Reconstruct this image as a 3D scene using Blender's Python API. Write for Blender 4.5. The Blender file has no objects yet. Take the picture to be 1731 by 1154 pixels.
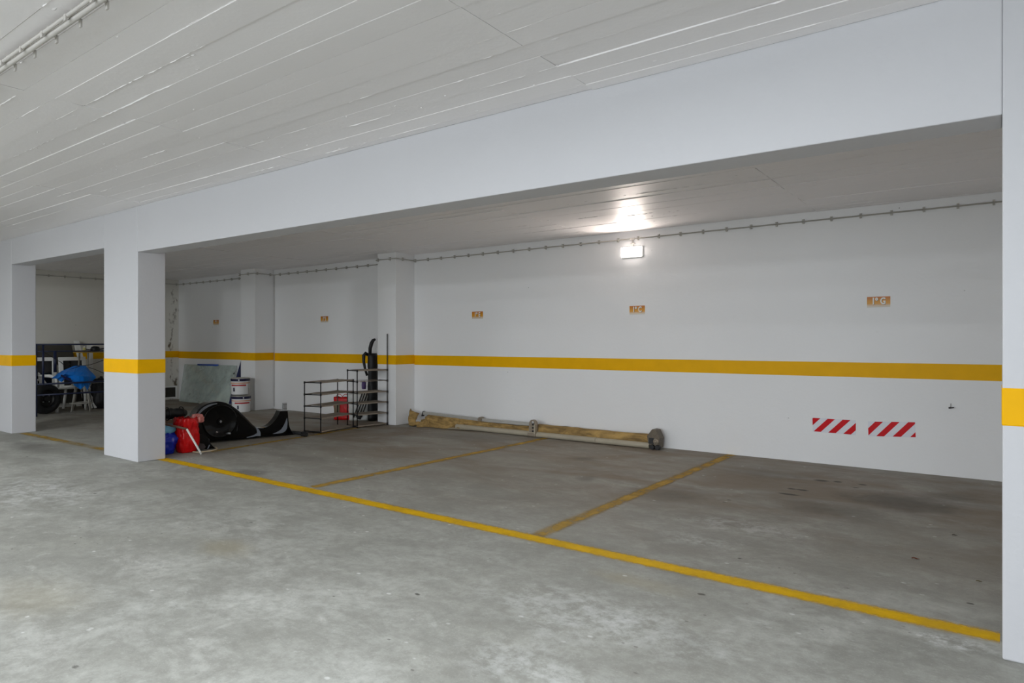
import bpy, bmesh, math, random
from mathutils import Vector, Matrix, noise
random.seed(7)
C = bpy.context.scene.collection
S = bpy.context.scene
R = math.radians

# ------------------------------------------------------------------ camera, world, lights, exposure
EYE = 1.40                                   # camera height in metres
FPX, YAW, CX, CY = 1122.08, R(36.324), 865.5, 577.96
cam_d = bpy.data.cameras.new('camera')
cam_d.sensor_width = 36.0
cam_d.lens = FPX / 1731 * 36.0
cam_d.shift_y = 0.00055
cam_d.clip_start = 0.05
cam = bpy.data.objects.new('camera', cam_d)
cam.location = (0, 0, EYE)
cam.rotation_euler = (R(90), 0, YAW)
C.objects.link(cam)
S.camera = cam

w = bpy.data.worlds.new('world')
w.use_nodes = True
w.node_tree.nodes['Background'].inputs[0].default_value = (0.9, 0.95, 1, 1)
w.node_tree.nodes['Background'].inputs[1].default_value = 0.05
S.world = w
S.view_settings.view_transform = 'Standard'
S.view_settings.look = 'None'
S.view_settings.gamma = 1.0
S.view_settings.use_curve_mapping = False
S.view_settings.exposure = 0.29
try:
    S.cycles.use_denoising = True
    S.cycles.max_bounces = 10
    S.cycles.diffuse_bounces = 7
    S.cycles.sample_clamp_indirect = 6.0
except Exception:
    pass

AISLE_COL = (0.90, 0.95, 1.0)
# unseen aisle luminaires (their housings are built further down at the same spots): the first ceiling
# lamp follows the beam's shadow line, the other two and the wall one are added as fill
AISLE_LAMPS = [(-1.6, 1.05), (-5.0, -1.5), (-10.0, -1.5)]
AISLE_POWER = [58.0, 92.0, 185.0]
for (lx, ly), k in zip(AISLE_LAMPS, AISLE_POWER):
    ld = bpy.data.lights.new('unseen_ceiling_light', 'AREA')
    ld.shape = 'RECTANGLE'
    ld.size, ld.size_y = 0.62, 0.14
    ld.energy = k
    ld.color = AISLE_COL
    lo = bpy.data.objects.new('unseen_ceiling_light', ld)
    lo.location = (lx, ly, 2.868)
    C.objects.link(lo)
ADDED_FRONT_LAMPS = [-7.2]  # unseen wall lamp, added to even out the light
FRONT_POWER = [90.0]
for lx, k in zip(ADDED_FRONT_LAMPS, FRONT_POWER):
    ld = bpy.data.lights.new('added_wall_light', 'AREA')
    ld.shape = 'RECTANGLE'
    ld.size, ld.size_y = 0.80, 0.22
    ld.energy = k
    ld.color = AISLE_COL
    lo = bpy.data.objects.new('added_wall_light', ld)
    lo.location = (lx, -5.88, 2.60)
    lo.rotation_euler = (R(90), 0, R(0))
    lo.rotation_euler = (R(90), 0, 0)
    C.objects.link(lo)
# added fill light, set in an added gate opening in the unseen wall opposite the bays
ADDED_GATE = (-4.5, 3.5, 2.25)                      # x from, x to, height
gd = bpy.data.lights.new('added_gate_fill', 'AREA'); gd.shape = 'RECTANGLE'
gd.size, gd.size_y = ADDED_GATE[1] - ADDED_GATE[0], ADDED_GATE[2]
gd.energy = 270.0; gd.color = (0.86, 0.93, 1.0)
go = bpy.data.objects.new('added_gate_fill', gd); go.location = ((ADDED_GATE[0] + ADDED_GATE[1]) / 2, -6.1, ADDED_GATE[2] / 2)
go.rotation_euler = (R(90), 0, 0); C.objects.link(go)
WALL_LAMP_EMIT = 115.0

# ------------------------------------------------------------------ pixel -> place helpers (true depth)
def ray(u, v):
    a = (u - CX) / FPX
    b = (CY - v) / FPX
    return Vector((-math.sin(YAW) + a * math.cos(YAW), math.cos(YAW) + a * math.sin(YAW), b))
O0 = Vector((0, 0, EYE))
def fl(u, v, z=0.0):
    d = ray(u, v); return O0 + d * ((z - EYE) / d.z)
def aY(u, v, Y):
    d = ray(u, v); return O0 + d * (Y / d.y)
def aX(u, v, X):
    d = ray(u, v); return O0 + d * (X / d.x)
def aP(u, v, A, n):
    d = ray(u, v); return O0 + d * ((A - O0).dot(n) / d.dot(n))

# ------------------------------------------------------------------ materials
def lin(c):
    return tuple((x / 255 / 12.92) if x / 255 <= 0.04045 else ((x / 255 + 0.055) / 1.055) ** 2.4 for x in c)

def new_mat(name):
    m = bpy.data.materials.new(name); m.use_nodes = True
    nt = m.node_tree
    return m, nt, nt.nodes['Principled BSDF']

def N(nt, typ, **kw):
    n = nt.nodes.new(typ)
    for k, v in kw.items():
        if k.startswith('i_'):
            key = k[2:]
            n.inputs[int(key) if key.isdigit() else key.replace('_', ' ')].default_value = v
        else:
            setattr(n, k, v)
    return n

def mth(nt, op, a, b=None, clamp=False):
    n = nt.nodes.new('ShaderNodeMath'); n.operation = op; n.use_clamp = clamp
    for i, x in enumerate((a, b)):
        if x is None: continue
        if isinstance(x, (int, float)): n.inputs[i].default_value = x
        else: nt.links.new(x, n.inputs[i])
    return n.outputs[0]

def ramp(nt, fac, p0, p1, c0=0.0, c1=1.0):
    n = nt.nodes.new('ShaderNodeMapRange'); n.clamp = True
    nt.links.new(fac, n.inputs[0])
    n.inputs[1].default_value = p0; n.inputs[2].default_value = p1
    n.inputs[3].default_value = c0; n.inputs[4].default_value = c1
    n.interpolation_type = 'SMOOTHSTEP'
    return n.outputs[0]

def mixc(nt, fac, a, b):
    n = nt.nodes.new('ShaderNodeMix'); n.data_type = 'RGBA'
    if isinstance(fac, (int, float)): n.inputs[0].default_value = fac
    else: nt.links.new(fac, n.inputs[0])
    for i, x in ((6, a), (7, b)):
        if isinstance(x, tuple): n.inputs[i].default_value = (*x[:3], 1)
        else: nt.links.new(x, n.inputs[i])
    return n.outputs[2]

def noise_tex(nt, vec, scale, detail=6, rough=0.55, dist=0.0):
    n = nt.nodes.new('ShaderNodeTexNoise')
    n.inputs['Scale'].default_value = scale; n.inputs['Detail'].default_value = detail
    n.inputs['Roughness'].default_value = rough; n.inputs['Distortion'].default_value = dist
    if vec is not None: nt.links.new(vec, n.inputs['Vector'])
    return n.outputs['Fac']

def mapping(nt, vec, scale=(1, 1, 1), rot=(0, 0, 0), loc=(0, 0, 0)):
    n = nt.nodes.new('ShaderNodeMapping')
    n.inputs['Scale'].default_value = scale; n.inputs['Rotation'].default_value = rot; n.inputs['Location'].default_value = loc
    nt.links.new(vec, n.inputs['Vector'])
    return n.outputs[0]

def bump(nt, bs, h, strength, dist=0.01):
    n = nt.nodes.new('ShaderNodeBump'); n.inputs['Strength'].default_value = strength
    n.inputs['Distance'].default_value = dist
    nt.links.new(h, n.inputs['Height']); nt.links.new(n.outputs[0], bs.inputs['Normal'])

def simple(name, col, rough=0.5, metal=0.0, nscale=20.0, var=0.12, bstr=0.0, spec=0.5, srgb=True, coat=0.0):
    """paint / plastic / metal / cloth with a little procedural mottling"""
    m, nt, bs = new_mat(name)
    c = lin(col) if srgb else col
    tc = N(nt, 'ShaderNodeTexCoord')
    f = noise_tex(nt, tc.outputs['Object'], nscale, 5)
    c0 = tuple(max(0, x * (1 - var)) for x in c); c1 = tuple(min(1, x * (1 + var)) for x in c)
    nt.links.new(mixc(nt, f, c0, c1), bs.inputs['Base Color'])
    bs.inputs['Roughness'].default_value = rough
    bs.inputs['Metallic'].default_value = metal
    bs.inputs['Specular IOR Level'].default_value = spec
    if coat: bs.inputs['Coat Weight'].default_value = coat
    if bstr: bump(nt, bs, f, bstr)
    return m

def wall_paint(name, col, rough=0.5, scuffs=True):
    m, nt, bs = new_mat(name)
    g = N(nt, 'ShaderNodeNewGeometry').outputs['Position']
    big = noise_tex(nt, g, 0.9, 4)
    fine = noise_tex(nt, g, 38.0, 4)
    c = mixc(nt, big, tuple(x * 0.965 for x in col), tuple(min(1, x * 1.02) for x in col))
    if scuffs:
        st = noise_tex(nt, mapping(nt, g, (7, 7, 2.2)), 1.0, 8, 0.6, 0.6)
        c = mixc(nt, ramp(nt, st, 0.70, 0.80, 0, 0.10), c, lin((120, 110, 100)))
        dots = N(nt, 'ShaderNodeTexVoronoi', feature='F1'); dots.inputs['Scale'].default_value = 3.1
        nt.links.new(g, dots.inputs['Vector'])
        c = mixc(nt, ramp(nt, dots.outputs['Distance'], 0.018, 0.028, 0.5, 0.0), c, lin((90, 88, 84)))
    nt.links.new(c, bs.inputs['Base Color'])
    bs.inputs['Roughness'].default_value = rough
    bs.inputs['Specular IOR Level'].default_value = 0.4
    h = mth(nt, 'ADD', mth(nt, 'MULTIPLY', fine, 0.35), mth(nt, 'MULTIPLY', noise_tex(nt, g, 6.0, 3), 1.0))
    bump(nt, bs, h, 0.22, 0.012)
    return m

M = {}
M['wall'] = wall_paint('white_wall_paint', lin((237, 237, 237)))
M['ceil'] = wall_paint('ceiling_paint', lin((243, 240, 240)), 0.5, False)
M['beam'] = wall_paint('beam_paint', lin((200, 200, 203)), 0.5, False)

def end_wall_mat():
    """white paint with a damp, peeling crack running down the corner"""
    m = wall_paint('stained_white_wall_paint', lin((220, 217, 208)))
    nt = m.node_tree; bs = nt.nodes['Principled BSDF']
    old = bs.inputs['Base Color'].links[0].from_socket
    g = N(nt, 'ShaderNodeNewGeometry').outputs['Position']
    sx = N(nt, 'ShaderNodeSeparateXYZ'); nt.links.new(g, sx.inputs[0])
    wob = noise_tex(nt, mapping(nt, g, (1, 1, 2.0)), 2.0, 6)
    d = mth(nt, 'ABSOLUTE', mth(nt, 'SUBTRACT', mth(nt, 'ADD', sx.outputs[1], mth(nt, 'MULTIPLY', wob, 0.5)), 8.40))
    near = ramp(nt, d, 0.02, 0.10, 1, 0)
    patch = ramp(nt, noise_tex(nt, mapping(nt, g, (4, 4, 1.5)), 2.0, 8, 0.65), 0.48, 0.60)
    c = mixc(nt, mth(nt, 'MULTIPLY', near, patch), old, lin((96, 84, 66)))
    nt.links.new(c, bs.inputs['Base Color'])
    return m
M['endwall'] = end_wall_mat()

def yellow(name, col, rough=0.45):
    m, nt, bs = new_mat(name)
    g = N(nt, 'ShaderNodeNewGeometry').outputs['Position']
    f = noise_tex(nt, g, 5.0, 6)
    c = lin(col)
    nt.links.new(mixc(nt, f, tuple(x * 0.88 for x in c), tuple(min(1, x * 1.08) for x in c)), bs.inputs['Base Color'])
    bs.inputs['Roughness'].default_value = rough
    bs.inputs['Specular IOR Level'].default_value = 0.12
    bump(nt, bs, noise_tex(nt, g, 30, 3), 0.15, 0.006)
    return m
M['yellow'] = yellow('yellow_band_paint', (240, 180, 0))

def concrete():
    m, nt, bs = new_mat('trowelled_concrete')
    g = N(nt, 'ShaderNodeNewGeometry').outputs['Position']
    sx = N(nt, 'ShaderNodeSeparateXYZ'); nt.links.new(g, sx.inputs[0])
    big = noise_tex(nt, g, 0.55, 5, 0.6, 0.8)
    mid = noise_tex(nt, mapping(nt, g, (1, 1.6, 1), (0, 0, R(20))), 2.1, 8, 0.65, 0.5)
    fine = noise_tex(nt, g, 13, 10, 0.78)
    mott = noise_tex(nt, mapping(nt, g, (1, 1.3, 1), (0, 0, R(50))), 5.5, 10, 0.74, 0.3)
    grit = noise_tex(nt, g, 90, 4, 0.7)
    base = mixc(nt, ramp(nt, big, 0.32, 0.68), lin((164, 164, 156)), lin((192, 193, 187)))
    base = mixc(nt, ramp(nt, mid, 0.34, 0.66, 0.0, 0.75), lin((150, 150, 143)), base)
    base = mixc(nt, ramp(nt, fine, 0.36, 0.62, 0.45, 0.0), base, lin((122, 121, 114)))
    base = mixc(nt, ramp(nt, mott, 0.30, 0.50, 0.30, 0.0), base, lin((128, 126, 118)))
    base = mixc(nt, ramp(nt, mott, 0.56, 0.72, 0.0, 0.28), base, lin((214, 215, 210)))
    base = mixc(nt, ramp(nt, grit, 0.55, 0.75, 0.0, 0.30), base, lin((214, 215, 210)))
    # chalky white scuffs
    sc = noise_tex(nt, mapping(nt, g, (1.0, 2.6, 1), (0, 0, R(-28))), 1.7, 10, 0.72, 0.4)
    base = mixc(nt, ramp(nt, sc, 0.60, 0.74, 0.0, 0.45), base, lin((205, 207, 204)))
    # brownish tyre dust ground into the parked bays
    dust = ramp(nt, noise_tex(nt, mapping(nt, g, (0.55, 1.1, 1)), 1.3, 6, 0.6, 0.6), 0.38, 0.62)
    inbay = ramp(nt, mth(nt, 'ADD', sx.outputs[1], mth(nt, 'MULTIPLY', big, 1.6)), 4.2, 7.4)
    base = mixc(nt, mth(nt, 'MULTIPLY', inbay, mth(nt, 'ADD', mth(nt, 'MULTIPLY', dust, 0.45), 0.28)), base, lin((118, 101, 82)))
    # stains with a place and a shape of their own: x, y, half sizes, strength, colour, edge softness
    warp = mth(nt, 'MULTIPLY', mth(nt, 'SUBTRACT', noise_tex(nt, g, 3.2, 6, 0.65), 0.5), 1.5)
    flaky = ramp(nt, mth(nt, 'ADD', mth(nt, 'MULTIPLY', mott, 0.6), mth(nt, 'MULTIPLY', fine, 0.4)), 0.44, 0.58)
    DK, WH, OI, RU = lin((74, 71, 66)), lin((222, 224, 224)), lin((52, 47, 40)), lin((150, 138, 104))
    for x, y, rx, ry, s, col, soft in STAINS(DK, WH, OI, RU):
        dx = mth(nt, 'MULTIPLY', mth(nt, 'SUBTRACT', sx.outputs[0], x), 1 / rx)
        dy = mth(nt, 'MULTIPLY', mth(nt, 'SUBTRACT', sx.outputs[1], y), 1 / ry)
        d = mth(nt, 'SQRT', mth(nt, 'ADD', mth(nt, 'MULTIPLY', dx, dx), mth(nt, 'MULTIPLY', dy, dy)))
        d = mth(nt, 'ADD', d, warp)
        k_ = ramp(nt, d, 1 - soft, 1 + soft * 0.3, s, 0.0)
        if col == WH: k_ = mth(nt, 'MULTIPLY', k_, flaky)
        base = mixc(nt, k_, base, col)
    # speckle: small dark drips and pale flecks
    for scl, th, col, amt, msk in ((2.3, 0.034, lin((66, 62, 56)), 0.8, 0.50), (5.5, 0.06, lin((214, 215, 212)), 0.6, 0.52), (6.5, 0.05, lin((80, 76, 70)), 0.6, 0.54)):
        vo = N(nt, 'ShaderNodeTexVoronoi', feature='F1'); vo.inputs['Scale'].default_value = scl
        nt.links.new(mapping(nt, g, (1, 1.5, 1), (0, 0, R(33))), vo.inputs['Vector'])
        wv = mth(nt, 'ADD', vo.outputs['Distance'], mth(nt, 'MULTIPLY', mth(nt, 'SUBTRACT', fine, 0.5), 0.10))
        k = mth(nt, 'MULTIPLY', ramp(nt, wv, th, th * 1.7, amt, 0), ramp(nt, mid, msk - 0.05, msk + 0.05))
        base = mixc(nt, k, base, col)
    nt.links.new(base, bs.inputs['Base Color'])
    nt.links.new(ramp(nt, fine, 0.3, 0.7, 0.55, 0.78), bs.inputs['Roughness'])
    bs.inputs['Specular IOR Level'].default_value = 0.35
    bump(nt, bs, mth(nt, 'ADD', fine, mth(nt, 'MULTIPLY', grit, 0.3)), 0.16, 0.008)
    return m

def STAINS(DK, WH, OI, RU):
    out = []
    def px(u, v, rx, ry, s, col, soft):
        p = fl(u, v); out.append((p.x, p.y, rx, ry, s, col, soft))
    px(1530, 850, 0.55, 0.38, 0.62, DK, 0.8)
    px(1400, 862, 0.55, 0.30, 0.40, DK, 0.8)
    px(1290, 800, 0.50, 0.30, 0.35, DK, 0.9)
    px(1130, 835, 0.40, 0.30, 0.40, DK, 0.9)
    px(1615, 842, 0.25, 0.25, 0.45, DK, 0.9)
    px(1332, 835, 0.10, 0.035, 0.9, OI, 0.5)
    px(1355, 828, 0.06, 0.035, 0.9, OI, 0.5)
    px(1338, 826, 0.05, 0.035, 0.85, OI, 0.5)
    px(1388, 812, 0.07, 0.05, 0.8, OI, 0.6)
    px(1416, 814, 0.04, 0.04, 0.8, OI, 0.5)
    px(1458, 819, 0.04, 0.03, 0.8, OI, 0.5)
    px(1447, 824, 0.035, 0.03, 0.7, OI, 0.5)
    px(420, 798, 0.32, 0.16, 0.55, DK, 0.7)
    px(985, 775, 0.22, 0.14, 0.45, DK, 0.8)
    px(990, 808, 0.12, 0.16, 0.45, DK, 0.8)
    px(1610, 1085, 0.17, 0.09, 0.85, WH, 0.9)
    px(1250, 890, 0.42, 0.22, 0.35, WH, 0.9)
    px(1165, 910, 0.30, 0.14, 0.35, WH, 0.9)
    px(1140, 960, 0.35, 0.14, 0.35, DK, 0.9)
    px(985, 925, 0.4, 0.18, 0.30, DK, 0.9)
    px(380, 925, 0.28, 0.17, 0.35, RU, 0.8)
    px(1085, 985, 0.35, 0.12, 0.30, RU, 0.8)
    px(60, 830, 1.0, 0.5, 0.35, WH, 0.9)
    px(1000, 1040, 0.7, 0.35, 0.35, WH, 0.9)
    px(900, 1130, 0.5, 0.2, 0.3, WH, 0.9)
    px(500, 772, 0.6, 0.2, 0.25, DK, 0.9)
    px(60, 755, 0.7, 0.25, 0.45, DK, 0.9)
    px(340, 760, 0.9, 0.30, 0.35, DK, 0.9)
    px(800, 740, 0.9, 0.35, 0.30, DK, 0.9)
    px(60, 1010, 0.5, 0.25, 0.22, RU, 0.9)
    return out
M['floor'] = concrete()

def line_paint(name, col, wear):
    """road-marking paint with a sprayed, worn edge: uses the strip's own UVs (u along, v across 0..1)"""
    m, nt, bs = new_mat(name)
    uv = N(nt, 'ShaderNodeTexCoord').outputs['UV']
    g = N(nt, 'ShaderNodeNewGeometry').outputs['Position']
    sx = N(nt, 'ShaderNodeSeparateXYZ'); nt.links.new(uv, sx.inputs[0])
    e = mth(nt, 'ABSOLUTE', mth(nt, 'SUBTRACT', sx.outputs[1], 0.5))
    n = noise_tex(nt, g, 22, 8, 0.7)
    e2 = mth(nt, 'ADD', e, mth(nt, 'MULTIPLY', mth(nt, 'SUBTRACT', n, 0.5), 0.35))
    a = ramp(nt, e2, 0.15, 0.46, 1, 0)
    worn = ramp(nt, noise_tex(nt, g, 3.0, 8, 0.7), 0.36, 0.66, 1.0 - wear, 1.0)
    a = mth(nt, 'MULTIPLY', a, worn)
    c = lin(col)
    nt.links.new(mixc(nt, n, tuple(x * 0.78 for x in c), c), bs.inputs['Base Color'])
    bs.inputs['Roughness'].default_value = 0.6
    bs.inputs['Specular IOR Level'].default_value = 0.12
    nt.links.new(a, bs.inputs['Alpha'])
    return m
M['line'] = line_paint('yellow_floor_paint', (236, 186, 0), 0.22)
M['line_worn'] = line_paint('worn_yellow_floor_paint', (196, 156, 56), 0.6)
M['line_faint'] = line_paint('faint_yellow_floor_paint', (186, 150, 56), 0.75)

M['lampbox'] = simple('white_lamp_plastic', (225, 225, 222), 0.4, var=0.03)
M['pvc'] = simple('painted_conduit_plastic', (196, 192, 186), 0.45, var=0.06)
M['pvc_dark'] = simple('grey_conduit_plastic', (186, 182, 174), 0.45, var=0.08)
M['black_metal'] = simple('black_metal_tube', (20, 20, 22), 0.4, var=0.2)
M['black_plastic'] = simple('glossy_black_plastic', (6, 6, 7), 0.10, var=0.15, nscale=6, spec=0.30)
M['black_matt'] = simple('matt_black_plastic', (22, 22, 24), 0.5, var=0.2)
M['grey_stripe'] = simple('grey_decal', (118, 124, 132), 0.35, var=0.05)
M['rubber'] = simple('tyre_rubber', (24, 24, 25), 0.6, var=0.2, bstr=0.1)
M['black_bag'] = simple('black_nylon', (14, 14, 15), 0.55, var=0.25, bstr=0.3)
M['shelf_cloth'] = simple('taupe_shelf_cloth', (150, 138, 124), 0.85, var=0.10, nscale=60, bstr=0.1)
M['red_bag'] = simple('red_plastic_bag', (200, 12, 16), 0.24, var=0.35, nscale=22, bstr=0.7, spec=0.4)
M['pink'] = simple('faded_red_plastic', (196, 120, 112), 0.35, var=0.2, nscale=14)
M['white_bag'] = simple('white_plastic_bag', (214, 214, 210), 0.35, var=0.22, nscale=14, bstr=0.9)
M['blue_nylon'] = simple('bright_blue_nylon', (20, 130, 238), 0.35, var=0.25, nscale=9, bstr=0.5)
M['blue_metal'] = simple('navy_painted_metal', (26, 36, 68), 0.4, var=0.15)
M['navy'] = simple('navy_board', (22, 32, 82), 0.4, var=0.12)
M['blue_foam'] = simple('blue_foam_edge', (30, 78, 176), 0.6, var=0.08)
M['white_plastic'] = simple('white_plastic', (238, 238, 234), 0.4, var=0.06)
M['white_metal'] = simple('grey_white_metal', (168, 165, 156), 0.4, 0.2, var=0.12)
M['dark_sheet'] = simple('dark_grey_board', (66, 63, 56), 0.45, var=0.1)
M['dark_glass'] = simple('dark_window_glass', (18, 19, 20), 0.08, var=0.1)
M['wood'] = simple('pale_worn_wood', (176, 146, 84), 0.6, var=0.2, nscale=30)
M['brown_metal'] = simple('rust_brown_coating', (112, 84, 70), 0.45, var=0.2)
M['silver'] = simple('brushed_silver_metal', (176, 178, 180), 0.32, 0.8, var=0.12)
M['cream'] = simple('cream_tube', (196, 180, 150), 0.5, var=0.1)
M['paper'] = simple('white_label_paper', (224, 224, 224), 0.45, var=0.04)
M['navy_lid'] = simple('navy_tub_rim', (24, 22, 60), 0.35, var=0.1)
M['tub_red'] = simple('red_label_print', (178, 22, 28), 0.4, var=0.06)
M['tub_orange'] = simple('orange_label_print', (206, 150, 112), 0.4, var=0.06)
M['letter'] = simple('white_letter_print', (236, 234, 230), 0.5, var=0.02)
M['letter_shadow'] = simple('brown_letter_shadow', (104, 72, 34), 0.5, var=0.05)
M['haz_white'] = simple('white_reflective_film', (222, 224, 230), 0.3, var=0.05, nscale=40, spec=0.3)
M['haz_red'] = simple('red_reflective_film', (206, 0, 16), 0.3, var=0.12, nscale=30, spec=0.15)
M['bracket'] = simple('weathered_bracket_metal', (146, 134, 118), 0.5, 0.4, var=0.35, nscale=40, bstr=0.2)
M['bracket_dark'] = simple('grimy_bracket_metal', (104, 94, 80), 0.5, 0.3, var=0.4, nscale=30, bstr=0.3)
M['awning_bar'] = simple('dirty_white_aluminium', (170, 161, 142), 0.5, 0.0, var=0.14, nscale=8)
M['awning_arm'] = simple('grey_aluminium', (178, 176, 170), 0.4, 0.1, var=0.12, nscale=8)
M['purple'] = simple('purple_fabric', (84, 66, 116), 0.7, var=0.3)
M['olive'] = simple('printed_brown_bag_panel', (120, 104, 76), 0.5, var=0.45, nscale=16)

def canvas():
    m, nt, bs = new_mat('stained_crease_shaded_canvas')
    o = N(nt, 'ShaderNodeTexCoord').outputs['Object']
    a = noise_tex(nt, mapping(nt, o, (1, 3, 3)), 3.5, 8, 0.65, 0.5)
    b = noise_tex(nt, o, 18, 6)
    c = mixc(nt, ramp(nt, a, 0.3, 0.7), lin((106, 84, 48)), lin((190, 156, 94)))  # dark tone deepened to stand for shade in the creases
    c = mixc(nt, ramp(nt, b, 0.55, 0.8, 0, 0.4), c, lin((98, 82, 56)))
    nt.links.new(c, bs.inputs['Base Color']); bs.inputs['Roughness'].default_value = 0.85
    bump(nt, bs, b, 0.2)
    return m
M['canvas'] = canvas()

def glassy():
    m, nt, bs = new_mat('greenish_sheet_glass')
    o = N(nt, 'ShaderNodeTexCoord').outputs['Object']
    f = noise_tex(nt, o, 2.5, 6, 0.6)
    nt.links.new(mixc(nt, f, lin((182, 202, 194)), lin((216, 228, 222))), bs.inputs['Base Color'])
    bs.inputs['Roughness'].default_value = 0.12
    nt.links.new(ramp(nt, f, 0.35, 0.7, 0.36, 0.62), bs.inputs['Alpha'])   # dusty film over the pane
    bs.inputs['Specular IOR Level'].default_value = 0.6
    return m
M['glass'] = glassy()

def emit(name, col, s):
    m, nt, bs = new_mat(name)
    bs.inputs['Base Color'].default_value = (0.9, 0.9, 0.9, 1)
    bs.inputs['Emission Color'].default_value = (*col, 1)
    bs.inputs['Emission Strength'].default_value = s
    bs.inputs['Roughness'].default_value = 0.3
    return m
M['lamp_on'] = emit('lit_lamp_diffuser', (1.0, 0.87, 0.79), WALL_LAMP_EMIT)
M['lamp_rim'] = emit('lit_lamp_rim', (1.0, 0.90, 0.84), 4.5)
M['aisle_on'] = emit('lit_aisle_diffuser', AISLE_COL, 3.0)

def sign_mat():
    m, nt, bs = new_mat('orange_to_white_sign_print')
    o = N(nt, 'ShaderNodeTexCoord').outputs['Generated']
    sx = N(nt, 'ShaderNodeSeparateXYZ'); nt.links.new(o, sx.inputs[0])
    f = mth(nt, 'ADD', sx.outputs[2], mth(nt, 'MULTIPLY', mth(nt, 'SUBTRACT', noise_tex(nt, o, 6, 4), 0.5), 0.12))
    c = mixc(nt, ramp(nt, f, 0.02, 0.42), lin((214, 208, 196)), lin((214, 150, 30)))
    c = mixc(nt, ramp(nt, f, 0.42, 1.0), c, lin((190, 108, 0)))
    nt.links.new(c, bs.inputs['Base Color']); bs.inputs['Roughness'].default_value = 0.4
    return m
M['sign'] = sign_mat()

# ------------------------------------------------------------------ mesh helpers
def BM(): return bmesh.new()

def box(bm, lo, hi):
    x0, y0, z0 = lo; x1, y1, z1 = hi
    v = [bm.verts.new(p) for p in ((x0,y0,z0),(x1,y0,z0),(x1,y1,z0),(x0,y1,z0),(x0,y0,z1),(x1,y0,z1),(x1,y1,z1),(x0,y1,z1))]
    for f in ((0,3,2,1),(4,5,6,7),(0,1,5,4),(1,2,6,5),(2,3,7,6),(3,0,4,7)):
        bm.faces.new([v[i] for i in f])

def obox(bm, c, ax, ay, az, sx, sy, sz):
    """box centred at c along unit axes, full sizes"""
    c = Vector(c)
    v = []
    for k in (-1, 1):
        for i, j in ((-1,-1),(1,-1),(1,1),(-1,1)):
            v.append(bm.verts.new(c + ax * (i*sx/2) + ay * (j*sy/2) + az * (k*sz/2)))
    for f in ((0,3,2,1),(4,5,6,7),(0,1,5,4),(1,2,6,5),(2,3,7,6),(3,0,4,7)):
        bm.faces.new([v[i] for i in f])

def prism(bm, pts, off):
    """polygon pts extruded by vector off"""
    off = Vector(off)
    a = [bm.verts.new(p) for p in pts]; b = [bm.verts.new(Vector(p) + off) for p in pts]
    n = len(pts)
    bm.faces.new(a); bm.faces.new(b[::-1])
    for i in range(n):
        bm.faces.new((a[(i+1) % n], a[i], b[i], b[(i+1) % n]))

def tube(bm, pts, r, n=8, cap=True):
    pts = [Vector(p) for p in pts]
    rs = r if isinstance(r, (list, tuple)) else [r] * len(pts)
    rings = []
    up = None
    for i, p in enumerate(pts):
        t = (pts[min(i+1, len(pts)-1)] - pts[max(i-1, 0)]).normalized()
        if up is None:
            up = Vector((0, 0, 1)) if abs(t.z) < 0.9 else Vector((1, 0, 0))
        s = t.cross(up).normalized(); up = s.cross(t).normalized()
        rings.append([bm.verts.new(p + (s * math.cos(2*math.pi*k/n) + up * math.sin(2*math.pi*k/n)) * rs[i]) for k in range(n)])
    for a, b in zip(rings, rings[1:]):
        for k in range(n):
            bm.faces.new((a[k], a[(k+1) % n], b[(k+1) % n], b[k]))
    if cap:
        bm.faces.new(rings[0][::-1]); bm.faces.new(rings[-1])

def lathe(bm, c, prof, n=28, axis=Vector((0, 0, 1)), close=False):
    """prof: (radius, height) along axis from c"""
    axis = axis.normalized()
    s = axis.orthogonal().normalized(); t = axis.cross(s)
    rings = []
    for r, h in prof:
        rings.append([bm.verts.new(Vector(c) + axis*h + (s*math.cos(2*math.pi*k/n) + t*math.sin(2*math.pi*k/n))*max(r, 1e-4)) for k in range(n)])
    pairs = list(zip(rings, rings[1:])) + ([(rings[-1], rings[0])] if close else [])
    for a, b in pairs:
        for k in range(n):
            bm.faces.new((a[k], a[(k+1) % n], b[(k+1) % n], b[k]))
    if not close:
        bm.faces.new(rings[0][::-1]); bm.faces.new(rings[-1])

def obj(name, bm, mat, parent=None, bevel=0.0, smooth=False, seg=2, kind=None, label=None):
    base = Vector((0, 0, 0))
    if parent is not None:
        p = parent
        while p is not None:
            base += p.location; p = p.parent
    bmesh.ops.recalc_face_normals(bm, faces=bm.faces[:])
    if base.length: bmesh.ops.translate(bm, verts=bm.verts[:], vec=-base)
    me = bpy.data.meshes.new(name); bm.to_mesh(me); bm.free()
    me.materials.append(mat)
    if smooth:
        for f in me.polygons: f.use_smooth = True
    o = bpy.data.objects.new(name, me); C.objects.link(o)
    if parent is not None: o.parent = parent
    if bevel:
        b = o.modifiers.new('bevel', 'BEVEL'); b.width = bevel; b.segments = seg; b.limit_method = 'ANGLE'; b.angle_limit = R(40)
        b.harden_normals = False
    if kind: o['kind'] = kind
    if label: o['label'] = label
    return o

def smooth_by_angle(o, ang=35):
    me = o.data
    for f in me.polygons: f.use_smooth = True
    try: me.set_sharp_from_angle(angle=R(ang))
    except Exception: pass

def tag(o, label, cat, group=None):
    o['label'] = label; o['category'] = cat
    if group: o['group'] = group
    return o

def thing(name, label, cat, loc, group=None):
    o = bpy.data.objects.new(name, None); C.objects.link(o)
    o.location = loc; o.empty_display_size = 0.1
    return tag(o, label, cat, group)

def struct(name, bm, m, parent=None, bevel=0.0, label=None):
    o = obj(name, bm, m, parent, bevel=bevel)
    o['kind'] = 'structure'
    if label: o['label'] = label
    return o

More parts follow.
